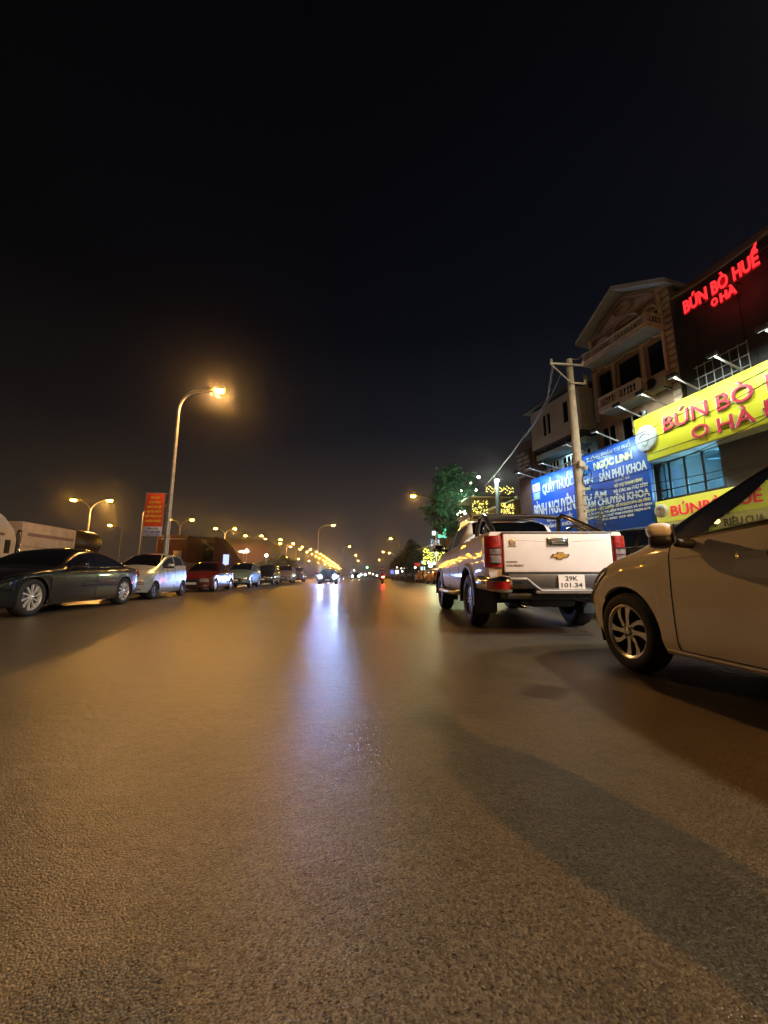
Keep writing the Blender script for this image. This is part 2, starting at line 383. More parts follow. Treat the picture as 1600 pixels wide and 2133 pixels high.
def make_car(root, sp, pm, gm, detail=True):
    s = Shell(sp); L_ = sp['L']
    xs = set(np.round(np.linspace(0, L_, int(L_/.06)), 4))
    for (cx, R_) in sp['arch']:
        for a in np.linspace(0, math.pi, 21): xs.add(round(cx-R_*math.cos(a), 4))
        xs.add(round(cx-R_-.001, 4)); xs.add(round(cx+R_+.001, 4))
    brk = [b for w in sp['side_glass'] for b in w]+[b for d in sp['doors'] for b in d]+list(sp['ws'])+list(sp['rg'])
    if 'bed' in sp: brk += [sp['bed'][0], sp['bed'][0]+.002]
    for b in brk: xs.add(round(b, 4))
    xs = sorted(x for x in xs if 0 <= x <= L_)
    rs = [0, .5, 1, 1.4, 1.75, 2, 2.3, 2.65, 3, 3.4, 3.75, 4, 4.12, 4.35, 4.6, 4.82, 5, 5.5, 6, 6.4, 7, 7.5, 8]
    regs = {}
    def region(xm, rm, side):
        if 4.12 < rm < 4.82:
            for i, (a, b) in enumerate(sp['side_glass']):
                if a < xm < b: return ('side_window', i, side)
        if sp.get('black_pillar') and 4.82 < rm < 6 and sp['ws'][0]-.05 < xm < sp['side_glass'][-1][1]: return ('pillar', 0, side)
        if sp.get('black_pillar') and (4 < rm < 4.12 or 4.12 < rm < 4.82) and sp['ws'][0]+.1 < xm < sp['side_glass'][-1][1]: return ('pillar', 0, side)
        if rm > 6 and sp['ws'][0] < xm < sp['ws'][1]: return ('windscreen', 0, 0)
        if rm > 6 and sp['rg'][0] < xm < sp['rg'][1]: return ('rear_window', 0, 0)
        if .5 < rm < 4.12:
            for i, (a, b) in enumerate(sp['doors']):
                if a < xm < b: return ('door', i, side)
        return ('body', 0, 0)
    for side in (1, -1):
        V = [[s.S(x, r, side) for r in rs] for x in xs]
        for i in range(len(xs)-1):
            for j in range(len(rs)-1):
                k = region((xs[i]+xs[i+1])/2, (rs[j]+rs[j+1])/2, side); g = regs.setdefault(k, {'v': {}, 'vs': [], 'f': []})
                q = []
                for (a, b) in ((i, j), (i+1, j), (i+1, j+1), (i, j+1)):
                    kk = (a, b, side if b < len(rs)-1 else 0)
                    if kk not in g['v']: g['v'][kk] = len(g['vs']); g['vs'].append(V[a][b])
                    q.append(g['v'][kk])
                g['f'].append(q if side > 0 else q[::-1])
    made = {}
    for k, g in sorted(regs.items(), key=lambda t: t[0][0] != 'body'):
        mb = MB(); mb.add(g['vs'], g['f'], True)
        if k[0] == 'body':
            for end in ('front', 'rear'):
                rmax = 6 if ('bed' in sp and end == 'rear') else 8
                rr_ = [r for r in rs if r <= rmax]; ny = 10
                mb.grid([[s.capp(end, -1+2*i/ny, r) for r in rr_] for i in range(ny+1)])
        o = mb.build(k[0], gm if k[0] in ('side_window', 'windscreen', 'rear_window') else (mat('pillar_black', (.006, .006, .006), .3, spec=.15) if k[0] == 'pillar' else pm), root); made[k] = o
    # underside and wheel wells
    g = MB(); hw = sp['hw']
    g.box(-L_/2+.18, L_/2-.2, -hw+.36, hw-.36, s.k('zb', L_/2)-.02, s.k('zb', L_/2)+.22)
    a0, a1 = sp['arch'][0], sp['arch'][1]
    g.box(a0[0]+a0[1]-L_/2, a1[0]-a1[1]-L_/2, -hw+.09, hw-.09, s.k('zb', L_/2)+.01, s.k('zb', L_/2)+.2)
    for (cx, R_) in sp['arch']:
        for sd in (1, -1):
            T = Matrix.Translation((cx-L_/2, 0, sp['zc']))
            y0, y1 = sd*(hw-.04), sd*(hw-.34)
            g.lathe([(R_-.012, y0), (R_-.012, y1), (0.0, y1)], 20, T, -.35, math.pi+.35)
    g.build('underbody', GAP, root)
    # panel gaps
    for side in (1, -1):
        g = MB()
        for a, b in sp['doors']:
            for x in (a, b): s.seam(g, [(x, r) for r in np.linspace(.5, 4.1, 14)], side)
            s.seam(g, [(x, .5) for x in np.linspace(a, b, 14)], side)
        s.seam(g, [(x, 5.2) for x in np.linspace(.25, sp['ws'][0]-.03, 12)], side, .004)
        g.build('panel_gap', GAP, root)
    for side in (1, -1):
        for i, (a, b) in enumerate(sp['doors']):
            hx = sp.get('handle_x', {}).get(i, b-.12); z = sp['handle_z']; rr0 = s.rz(hx, z)
            p0 = s.S(hx-.09, rr0, side, .028); p1 = s.S(hx+.09, rr0, side, .028)
            h = MB(); h.tube([s.S(hx-.095, rr0, side, .0), p0, (p0+p1)/2, p1, s.S(hx+.095, rr0, side, 0)], [sp.get('handle_r', .014)]*5, 8)
            o = h.build('handle', sp.get('handle_m', CHR), made[('door', i, side)])
        if sp['side_glass'] and sp.get('waist', True):
            a = sp['side_glass'][0][0]; b = sp['side_glass'][-1][1]
            h = MB(); s.seam(h, [(x, 4.1) for x in np.linspace(a, b, 24)], side, .008, .002); h.build('window_trim', sp.get('trim_m', CHR), root)
        # door mirror
        mx_ = sp['mirror'][0]; mz = sp['mirror'][1]; h = MB(); yw = s.S(mx_, 4, side).y
        M = Matrix.Translation((mx_-L_/2, yw+side*sp.get('mirror_out', .19), mz))@Matrix.Rotation(-side*sp.get('mirror_rot', .35), 4, 'Z')
        mw = sp.get('mirror_w', .115); h.rbox(-.075, .075, -mw, mw, -.030, .075, .055, M, 4)
        o = h.build('mirror', sp.get('mirror_m', pm), root)
        h = MB(); h.rbox(-.068, .070, -mw+.007, mw-.007, -.085, .0, .04, M, 4); h.tube([(mx_-L_/2, yw-side*.03, mz-.06), (mx_-L_/2, yw+side*.12, mz-.05)], [.035, .03], 8); h.build('mirror_base', BLK, o)
        h = MB(); h.rbox(.070, .082, -mw+.015, mw-.015, -.06, .06, .004, M); h.build('mirror_glass', mat('mirror_glass', (.6, .6, .6), .05, 1), o)
    for (cx, R_) in sp['arch']:
        for side in (1, -1): wheel(root, cx-L_/2, side*(hw-.01), side, sp['wr'], sp['rim'], sp.get('ww', .2), sp['style'], rim_mat=sp.get('rim_m'))
    if detail:   # seats, dashboard, steering wheel
        i0 = sp['ws'][1]-L_/2
        g = MB()
        for y in (-.36, .36):
            zf = sp['seat_z']
            g.rbox(i0+.25, i0+.75, y-.24, y+.24, zf-.18, zf, .06); g.rbox(i0+.70, i0+.84, y-.23, y+.23, zf-.1, zf+.52, .06, None)
            g.rbox(i0+.76, i0+.86, y-.13, y+.13, zf+.54, zf+.72, .04)
        g.rbox(i0+1.4, i0+1.55, -.6, .6, zf-.1, zf+.45, .06)
        g.build('seat', SEAT, root)
        g = MB(); d0 = sp['ws'][0]-L_/2+.1; g.rbox(d0, d0+.5, -.62, .62, sp['dash_z']-.25, sp['dash_z'], .08)
        g.build('dashboard', mat('dashboard', (.05, .048, .045), .6), root)
        g = MB(); cx_ = d0+.62; g.tube([(cx_+.10*math.cos(a)*.4, .36+.18*math.cos(a*1.0), sp['dash_z']-.02+.18*math.sin(a)) for a in np.linspace(0, 2*math.pi, 24)[:-1]], .014, 6, closed=True)
        g.tube([(cx_, .2, sp['dash_z']-.02), (cx_, .52, sp['dash_z']-.02)], .018, 6); g.build('steering_wheel', BLK, root)
    return s
def plate(parent, M, l1, l2=None, w=.33, h=.2, pname='number_plate'):
    """Vietnamese style number plate in the frame M (x right, y up, z towards the viewer)"""
    g = MB(); T = M@Matrix(((1, 0, 0, 0), (0, 0, 1, 0), (0, 1, 0, 0), (0, 0, 0, 1)))
    vs, fs = bmesh_box(-w/2, w/2, -h/2, h/2, 0, .006, .003, 2); g.add([M@Vector(v) for v in vs], fs)
    o = g.build(pname, mat('plate_white', (.72, .72, .70), .35, coat=.5), parent)
    dk = mat('plate_black', (.015, .015, .015), .4)
    if l2:
        put_text('lettering', l1, M@Matrix.Translation((0, h*.10, .008)), h*.42, dk, o, width=w*.48, align='CENTER', bold=.0015)
        put_text('lettering', l2, M@Matrix.Translation((0, -h*.36, .008)), h*.42, dk, o, width=w*.80, align='CENTER', bold=.0015)
    elif l1:
        put_text('lettering', l1, M@Matrix.Translation((0, -h*.30, .008)), h*.8, dk, o, width=w*.86, align='CENTER', bold=.001)
    return o
REAR_M = lambda x, y, z: Matrix(((0, 0, 1, x), (1, 0, 0, y), (0, 1, 0, z), (0, 0, 0, 1)))
FRONT_M = lambda x, y, z: Matrix(((0, 0, -1, x), (-1, 0, 0, y), (0, 1, 0, z), (0, 0, 0, 1)))
# ================================================================== white hatchback beside the camera
def hatch_spec(L_, hw, H, wb, fo, wr, rim, style):
    k = L_/3.7; h = H/1.55; c = fo
    return dict(L=L_, hw=hw, nf=.8, nr=.6, planf=.22, slf=.16, planr=.10, slr=.10, znose=.55*h, zrear=.7*h, zc=wr, wr=wr, rim=rim, style=style, ww=.18,
        W=[(0, hw-.14), (.2*k, hw-.05), (.55*k, hw), (L_-.5, hw), (L_-.15, hw-.04), (L_, hw-.09)], zb=[(0, .24), (.5, .21), (L_-.5, .21), (L_, .28)],
        zsh=[(0, .56*h), (.3*k, .68*h), (.8*k, .80*h), (1.3*k, .86*h), (2.4*k, .90*h), (L_, .95*h)],
        zbelt=[(0, .60*h), (.3*k, .77*h), (.75*k, .90*h), (1.2*k, .97*h), (2.2*k, 1.05*h), (2.9*k, 1.10*h), (L_, 1.10*h)],
        ze=[(0, .62*h), (.35*k, .82*h), (.85*k, .985*h), (1.05*k, 1.06*h), (1.5*k, 1.27*h), (1.95*k, 1.44*h), (2.5*k, 1.49*h), (3.1*k, 1.45*h), (3.45*k, 1.36*h), (3.6*k, 1.2*h), (L_, 1.13*h)],
        zt=[(0, .66*h), (.3*k, .87*h), (.8*k, 1.03*h), (1.0*k, 1.10*h), (1.5*k, 1.34*h), (1.95*k, 1.51*h), (2.4*k, 1.55*h), (3.1*k, 1.53*h), (3.5*k, 1.45*h), (3.62*k, 1.25*h), (L_, 1.15*h)],
        ye=[(0, hw-.2), (.7*k, hw-.12), (1.0*k, hw-.12), (1.95*k, hw-.20), (3.1*k, hw-.22), (L_, hw-.16)],
        arch=[(c, wr+.055), (c+wb, wr+.055)], ws=(1.0*k, 1.93*k), rg=(3.46*k, 3.61*k),
        side_glass=[(1.27*k, 2.22*k), (2.30*k, 3.08*k), (3.14*k, 3.42*k)], doors=[(1.22*k, 2.26*k), (2.26*k, 3.02*k)],
        handle_z=.90*h, mirror=(1.44*k, 1.07*h), seat_z=.72*h, dash_z=.98*h)
P_WH = paint('white_hatchback_paint', (.86, .83, .78), .26)
sp = hatch_spec(3.78, .83, 1.60, 2.46, .74, .315, .212, (8, 'spoke'))
sp['handle_m'] = CHR; sp['trim_m'] = BLK; sp['black_pillar'] = True; sp['mirror_rot'] = .85; sp['handle_x'] = {0: 1.83}; sp['handle_z'] = .895; sp['handle_r'] = .021; sp['mirror'] = (1.42, 1.045); sp['mirror_out'] = .24; sp['mirror_w'] = .15; sp['side_glass'][0] = (1.14, 2.22*3.78/3.7)
root = thing('hatchback', 'pale beige-white hatchback close on the right, cropped by the photo edge, mirror towards the road', 'car', (2.36+.83, 3.08+.74-1.89, 0), R(-90))
sh = make_car(root, sp, P_WH, glass('hatch_glass', (.72, .74, .72), f0=1.3))
# swirling spokes of the near wheel: replaced rim look with curved arms
def swirl_rim(w, rm, h, m=ALU, n=4):
    g = MB()
    for i in range(n*2):
        a = 2*math.pi*i/(n*2); tw = .38 if i % 2 else .12
        inner = rm*.14; pts_l = []; pts_r = []
        for t in np.linspace(0, 1, 8):
            r_ = inner+(rm*.95-inner)*t; an = a+tw*t*t; wd = (.022 if i % 2 else .026)*(1-.45*math.sin(math.pi*t))+.010*t*t
            pts_l.append((r_*math.cos(an)-wd*math.sin(an), r_*math.sin(an)+wd*math.cos(an))); pts_r.append((r_*math.cos(an)+wd*math.sin(an), r_*math.sin(an)-wd*math.cos(an)))
        for j in range(7):
            g.prism([pts_l[j], pts_l[j+1], pts_r[j+1], pts_r[j]], h*.78-.03, h*.78)
    g.lathe([(rm*.90, h*.80), (rm*.93, h*.83), (rm*.985, h*.95), (rm*1.02, h*.97), (rm*1.02, h*.8)], 48)
    g.lathe([(rm*.97, -h*.8), (rm*.93, -h*.3), (rm*.90, h*.6), (rm*.90, h*.80)], 48)
    g.lathe([(0, h*.86), (rm*.10, h*.86), (rm*.16, h*.80), (rm*.17, h*.5)], 24)
    for i in range(4):
        a = 2*math.pi*(i+.5)/4; g.lathe([(0, h*.84), (.010, h*.84), (.011, h*.72)], 8, Matrix.Translation((rm*.26*math.cos(a), 0, rm*.26*math.sin(a))))
    me = bpy.data.meshes.new('rim'); me.from_pydata(g.v, [], g.f); me.polygons.foreach_set('use_smooth', g.sm); me.materials.append(m)
    for ch in w.children:
        if ch.name.startswith('rim'): ch.data = me
for w in root.children:
    if w.name.startswith('wheel'): swirl_rim(w, .212, .09)
for sd in (1, -1):
    sh.patch('headlight', CLR_L, root, .03, .50, 2.3, 3.9, sd, .006, 10, 5, fn=lambda a, b: (2.5+.75*a)+(1.0-.55*a)*b)
    g = MB(); sh.seam(g, [(x, 3.0+.05*math.sin(x)) for x in np.linspace(1.3, 3.5, 30)], sd, .003, -.001); g.build('body_crease', P_WH, root)
    g = MB(); sh.seam(g, [(x, .28) for x in np.linspace(.74+.38, .74+2.46-.38, 30)], sd, .012, .0); g.build('sill_trim', P_WH, root)
    sh.patch('taillight', RED_L, root, 3.52, 3.76, 3.0, 4.6, sd, .006)
sh.cap_patch('grille', BLK, root, 'front', -.62, .62, .6, 2.1, .006)
# wiper at the windscreen base
g = MB(); g.tube([(-.86, .5, 1.12), (-.66, .1, 1.23)], .008, 6); g.build('wiper', BLK, root)
# ================================================================== pickup truck
P_PK = paint('white_pickup_paint', (.74, .72, .70), .24)
pk = dict(L=5.40, hw=.945, nf=.9, nr=.3, planf=.25, slf=.12, planr=.03, slr=.02, znose=.8, zrear=1.0, zc=.40, wr=.40, rim=.245, style=(6, 'twin'), ww=.26,
    W=[(0, .78), (.3, .90), (.7, .945), (3.6, .94), (5.1, .94), (5.4, .915)], zb=[(0, .50), (.6, .50), (3.0, .50), (4.6, .52), (4.72, .66), (5.4, .70)],
    zsh=[(0, .92), (.3, 1.04), (1.2, 1.16), (3, 1.19), (5.4, 1.20)], zbelt=[(0, .98), (.3, 1.10), (1.2, 1.26), (3.0, 1.31), (3.6, 1.35), (5.4, 1.36)],
    ze=[(0, 1.0), (.3, 1.14), (1.25, 1.29), (1.5, 1.40), (2.1, 1.72), (2.5, 1.79), (3.2, 1.79), (3.42, 1.72), (3.62, 1.50), (5.4, 1.5)],
    zt=[(0, 1.04), (.3, 1.2), (1.2, 1.34), (1.5, 1.50), (2.1, 1.82), (2.5, 1.885), (3.2, 1.88), (3.38, 1.84), (3.66, 1.42), (5.4, 1.4)],
    ye=[(0, .66), (1.2, .80), (2.1, .71), (3.3, .70), (3.62, .74), (5.4, .74)],
    arch=[(1.0, .49), (4.12, .49)], ws=(1.25, 2.1), rg=(3.36, 3.64), bed=(3.70, .86),
    side_glass=[(1.52, 2.40), (2.48, 3.16), (3.19, 3.34)], doors=[(1.50, 2.44), (2.44, 3.40)], handle_z=1.12, mirror=(1.72, 1.40), seat_z=1.0, dash_z=1.28, waist=True, trim_m=BLK)
hd = _F0; rgt = _R
rear = hd*5.13+rgt*2.31
root = thing('pickup_truck', 'white double-cab pickup truck seen from behind, parked between the road and the shop signs', 'pickup truck', (rear.x+hd.x*2.7, rear.y+hd.y*2.7, 0), R(-90)-YAW)
sh = make_car(root, pk, P_PK, glass('pickup_glass', (.30, .34, .34), f0=1.5))
FLR = mat('fender_flare', (.05, .04, .035), .5)
for sd in (1, -1):
    for cx in (1.0, 4.12):
        g = MB(); P = []
        for a in np.linspace(-.12, math.pi+.12, 26):
            row = []
            for (rr_, yy) in ((.485, .90), (.492, .958), (.515, .972), (.565, .962), (.585, .94)):
                row.append(Vector((cx-rr_*math.cos(a)-2.7, sd*yy, .40+rr_*math.sin(a))))
            P.append(row)
        g.grid(P); g.build('fender_flare', FLR, root)
    g = MB(); g.tube([(-1.15, sd*.93, .50), (-1.05, sd*1.02, .47), (.72, sd*1.02, .47), (.82, sd*.93, .50)], .042, 10)
    for x in (-.7, .35): g.tube([(x, sd*.8, .52), (x, sd*1.0, .47)], .02, 6)
    g.build('side_step', mat('brushed_steel', (.62, .6, .56), .3, .9), root)
    g = MB(); g.tube([(-.72, sd*.63, 1.90), (-.6, sd*.635, 1.945), (.42, sd*.635, 1.945), (.55, sd*.63, 1.895)], .02, 8); g.build('roof_rail', DKM, root)
# bed interior walls and rear closing of the bed
g = MB(); g.rbox(2.62, 2.66, -.80, .80, .86, 1.33, .01); g.build('bed_tailgate_liner', BLK, root)
g = MB(); g.box(1.0, 1.03, -.82, .82, .86, 1.34); g.build('bed_front_wall', BLK, root)
# tailgate: pressed panel, slightly proud, with raised top edge and step line
g = MB(); XR = 2.685
g.rbox(XR-.03, XR+.028, -.725, .725, .815, 1.335, .018, None, 3)
tg = g.build('tailgate', P_PK, root)
g = MB(); g.rbox(XR-.05, XR+.036, -.735, .735, 1.333, 1.352, .007); g.build('tailgate_cap', mat('cap_grey', (.10, .09, .08), .5), root)
g = MB()
for sd in (1, -1): g.box(XR-.02, XR+.012, sd*.728-.004, sd*.728+.004, .81, 1.34)
g.box(XR-.02, XR+.012, -.73, .73, .805, .812); g.build('tailgate_gap', GAP, root)
# swage lines pressed in the tailgate
g = MB(); g.tube([(XR+.026, -.70, 1.25), (XR+.028, -.30, 1.235), (XR+.028, -.12, 1.225), (XR+.027, -.07, 1.15), (XR+.027, .13, 1.15), (XR+.028, .18, 1.225), (XR+.028, .35, 1.235), (XR+.026, .70, 1.25)], .004, 6)
g.build('swage_line', P_PK, tg)
# handle recess + handle + camera
g = MB(); g.rbox(XR+.02, XR+.040, -.145, .145, 1.155, 1.275, .012, None, 3); hb = g.build('handle_bezel', CHR, tg)
g = MB(); g.rbox(XR+.036, XR+.046, -.128, .128, 1.167, 1.263, .010); g.build('handle_recess', BLK, hb)
g = MB(); g.rbox(XR+.044, XR+.064, -.09, .09, 1.19, 1.232, .012, None, 3); g.build('handle', CHR, hb)
# bow-tie emblem
def bowtie(k): return [(-.115*k, -.018*k), (-.045*k, -.018*k), (-.045*k, -.040*k), (.030*k, -.040*k), (.030*k, -.018*k), (.095*k, -.018*k), (.115*k, .020*k), (.045*k, .020*k), (.045*k, .042*k), (-.030*k, .042*k), (-.030*k, .020*k), (-.085*k, .020*k)]
GOLD = mat('emblem_gold', (.62, .38, .09), .35, .7)
M = REAR_M(XR+.03, .02, 1.035)@Matrix(((1, 0, 0, 0), (0, 0, 1, 0), (0, 1, 0, 0), (0, 0, 0, 1)))
g = MB(); g.prism(bowtie(1.12), 0, .010, M); e1 = g.build('emblem', mat('emblem_rim', (.10, .08, .05), .3, .9), tg)
g = MB(); g.prism(bowtie(.92), .008, .016, M); g.build('emblem_face', GOLD, e1)
# round badge and the two rows of lettering
M = REAR_M(XR+.03, -.60, 1.215); g = MB()
T = M@Matrix(((1, 0, 0, 0), (0, 0, 1, 0), (0, 1, 0, 0), (0, 0, 0, 1)))
g.lathe([(.046, 0), (.046, .006), (.034, .007)], 24, T); bd = g.build('round_badge', GOLD, tg)
g = MB(); g.lathe([(.034, .005), (0, .006)], 24, T); g.box(-.05, .05, .0, .007, -.055, -.04, T); g.build('badge_face', mat('badge_grey', (.35, .30, .24), .4, .5), bd)
DKL = mat('lettering_grey', (.12, .11, .10), .4, .5)
put_text('lettering', 'COUNTRY', REAR_M(XR+.030, -.695, .945), .028, DKL, tg, extrude=.002, bold=.0006, width=.15)
put_text('lettering', 'COLORADO', REAR_M(XR+.030, -.695, .895), .038, DKL, tg, extrude=.002, bold=.0008, width=.23)
# tail lights: red with clear middle lamps, wrapped round the corner
for sd in (1, -1):
    g = MB(); P = []
    for z in np.linspace(.885, 1.305, 9):
        row = []
        for (x, y) in ((2.66, .738), (2.702, .742), (2.708, .80), (2.700, .86), (2.675, .915), (2.62, .950), (2.52, .956), (2.50, .93)):
            row.append(Vector((x+.012*math.sin((z-.885)/.42*math.pi), sd*y, z)))
        P.append(row)
    g.grid(P)
    for row in (P[0], P[-1]): g.add(row, [tuple(range(len(row)))])
    tl = g.build('taillight', RED_L, root)
    for (z0, z1, mm, nm) in ((1.055, 1.125, CLR_L, 'reversing_lamp'), (.945, 1.04, CLR_L, 'indicator_lamp'), (1.135, 1.145, GAP, 'lamp_divider'), (.93, .937, GAP, 'lamp_divider')):
        g = MB(); P = []
        for z in np.linspace(z0, z1, 4):
            P.append([Vector((x+.020, sd*y, z)) for (x, y) in ((2.708, .765), (2.712, .81), (2.706, .86), (2.684, .905))])
        g.grid(P)
        for i in range(3):
            pass
        Q = [[Vector((p.x-.03, p.y, p.z)) for p in r] for r in P]
        for A, B in ((P[0], Q[0]), (P[-1], Q[-1]), ([p[0] for p in P], [p[0] for p in Q]), ([p[-1] for p in P], [p[-1] for p in Q])): g.grid([A, B], False)
        g.build(nm, mm, tl)
    # chrome bumper corner with amber-red reflector
    g = MB(); P = []
    for t in np.linspace(0, 1, 12):
        an = t*math.pi/2; bx = 2.30+.58*math.sin(an)**.8 if t < 1 else 2.88; row = []
        yc = .955-.28*t**2.2*1.0; xx = 2.12+.72*min(1, t*1.25)**.75
        for (dz, dd) in ((.0, -.04), (.025, .0), (.09, .012), (.16, .006), (.20, -.012), (.215, -.06)):
            nx_, ny_ = math.sin(an), math.cos(an); row.append(Vector((xx+dd*nx_, sd*(yc+dd*ny_), .555+dz+.02*(1-t))))
        P.append(row)
    g.grid(P); g.add(P[-1], [tuple(range(6))]); bc = g.build('bumper_corner', CHR, root)
    g = MB(); P = []
    for y in np.linspace(.70, .93, 6):
        x = 2.845 if y < .80 else 2.845-.28*((y-.80)/.13)**2
        P.append([Vector((x+.012, sd*y, z)) for z in (.60, .635, .67, .70)])
    g.grid(P); g.build('reflector', RED_L, bc)
    # mud flap, exhaust side hanger
    g = MB(); g.rbox(1.95, 1.97, sd*.80-.15, sd*.80+.15, .22, .62, .01); g.build('mud_flap', mat('flap', (.06, .06, .06), .7), root)
# rear bumper
BMP = mat('bumper_grey', (.045, .043, .042), .45, bump=.001, bscale=150)
g = MB(); g.rbox(2.60, 2.78, -.70, .70, .60, .80, .02); g.rbox(2.62, 2.80, -.36, .36, .57, .62, .01)
bm_ = g.build('rear_bumper', BMP, root)
g = MB()
prof = [(-.70, .735), (-.48, .735), (-.40, .66), (-.30, .585), (.42, .585), (.50, .62), (.66, .66)]
g.tube([(2.84, y, z-.005) for y, z in prof], .024, 8); g.rbox(2.74, 2.86, -.38, .60, .545, .585, .012); g.build('bumper_step', mat('step_grey', (.16, .15, .14), .35), bm_)
g = MB(); g.rbox(2.45, 2.75, -.72, .72, .47, .555, .02); g.build('bumper_skirt', BLK, root)
g = MB(); g.tube([(2.6+.02*math.cos(a), -.44+.045*math.sin(a), .435-.06*abs(math.cos(a/2))*math.cos(a/2)) for a in np.linspace(-2.6, 2.6, 16)], .014, 8); g.build('tow_hook', CHR, root)
g = MB(); g.tube([(-2, -.05, .42), (1.4, -.05, .42)], .05, 8); g.tube([(1.42, -.70, .40), (1.42, .70, .40)], .06, 10); g.lathe([(0, -.13), (.13, -.08), (.15, 0), (.13, .08), (0, .13)], 16, Matrix.Translation((1.42, -.05, .40)))
g.rbox(1.8, 2.3, -.25, .40, .34, .50, .06); g.build('rear_axle', mat('axle', (.03, .028, .03), .6), root)
g = MB(); g.tube([(.2, .55, .40), (1.9, .55, .44), (2.5, .62, .42)], .03, 10); g.build('exhaust_pipe', mat('exhaust', (.4, .4, .42), .3, .9), root)
pl = plate(root, REAR_M(2.795, .11, .695), '29K', '101.34', .34, .185)
# third brake light spoiler on the roof
g = MB(); P = []
for y in np.linspace(-.60, .60, 13):
    c = (1-(abs(y)/.60)**3*.25)
    P.append([Vector((x, y, z)) for x, z in ((.42, 1.865*1), (.58, 1.90), (.74*c+.02, 1.905), (.76*c+.02, 1.885), (.74*c, 1.868), (.5, 1.855))])
g.grid(P); spo = g.build('roof_spoiler', mat('spoiler_grey', (.05, .045, .04), .35, coat=.5), root)
g = MB(); g.rbox(.765, .778, -.16, .16, 1.882, 1.897, .003); g.build('brake_light', mat('brake_red', (.5, .02, .02), .3, emit=(1, .05, .03), estr=.25), spo)
# sports bar in the bed
SB = mat('sports_bar_black', (.02, .018, .017), .28, .3, coat=.6)
for sd in (1, -1):
    g = MB()
    g.tube([(1.15, sd*.70, 1.36), (1.28, sd*.69, 1.62), (1.36, sd*.66, 1.74), (1.5, sd*.655, 1.76), (1.72, sd*.67, 1.68), (2.28, sd*.74, 1.44), (2.42, sd*.76, 1.37)], .040, 10)
    g.tube([(1.5, sd*.70, 1.36), (1.62, sd*.68, 1.52), (1.8, sd*.70, 1.55), (2.1, sd*.74, 1.42)], .028, 8)
    g.rbox(1.05, 2.45, sd*.78-.05, sd*.78+.05, 1.352, 1.40, .02)
    g.build('sports_bar', SB, root)
g = MB(); g.tube([(1.38, -.66, 1.74), (1.36, -.3, 1.775), (1.36, .3, 1.775), (1.38, .66, 1.74)], .04, 10); g.build('sports_bar_hoop', SB, root)
# ================================================================== parked cars along the left kerb
def sedan_spec(L_=5.2, hw=.945, H=1.46, wb=3.25, fo=.88, wr=.36, rim=.262, style=(10, 'turbine')):
    k = L_/5.2; h = H/1.46
    return dict(L=L_, hw=hw, nf=.9, nr=.8, planf=.26, slf=.18, planr=.2, slr=.16, znose=.6*h, zrear=.8*h, zc=wr, wr=wr, rim=rim, style=style, ww=.24,
        W=[(0, hw-.15), (.4*k, hw-.03), (.9*k, hw), (4.2*k, hw), (4.8*k, hw-.03), (L_, hw-.12)], zb=[(0, .22), (.6, .19), (L_-.8, .19), (L_, .30)],
        zsh=[(0, .58*h), (.3*k, .68*h), (1.0*k, .78*h), (2*k, .82*h), (4*k, .86*h), (L_, .84*h)],
        zbelt=[(0, .62*h), (.3*k, .73*h), (1.0*k, .85*h), (1.7*k, .92*h), (3*k, .97*h), (4.2*k, 1.0*h), (L_, .94*h)],
        ze=[(0, .64*h), (.3*k, .76*h), (1.0*k, .88*h), (1.6*k, .955*h), (2.0*k, 1.16*h), (2.45*k, 1.34*h), (2.95*k, 1.40*h), (3.5*k, 1.36*h), (4.0*k, 1.22*h), (4.45*k, 1.04*h), (L_, .96*h)],
        zt=[(0, .68*h), (.3*k, .80*h), (1.0*k, .93*h), (1.55*k, 1.00*h), (2.0*k, 1.22*h), (2.45*k, 1.40*h), (2.95*k, 1.46*h), (3.5*k, 1.43*h), (4.0*k, 1.30*h), (4.5*k, 1.09*h), (L_, 1.03*h)],
        ye=[(0, hw-.22), (1.5*k, hw-.12), (2.45*k, hw-.29), (3.5*k, hw-.30), (4.45*k, hw-.18), (L_, hw-.2)],
        arch=[(fo, wr+.045), (fo+wb, wr+.045)], ws=(1.6*k, 2.42*k), rg=(3.75*k, 4.4*k),
        side_glass=[(1.82*k, 2.78*k), (2.84*k, 3.72*k), (3.76*k, 4.18*k)], doors=[(1.72*k, 2.82*k), (2.82*k, 3.95*k)],
        handle_z=.80*h, mirror=(1.98*k, 1.02*h), seat_z=.62*h, dash_z=.93*h)
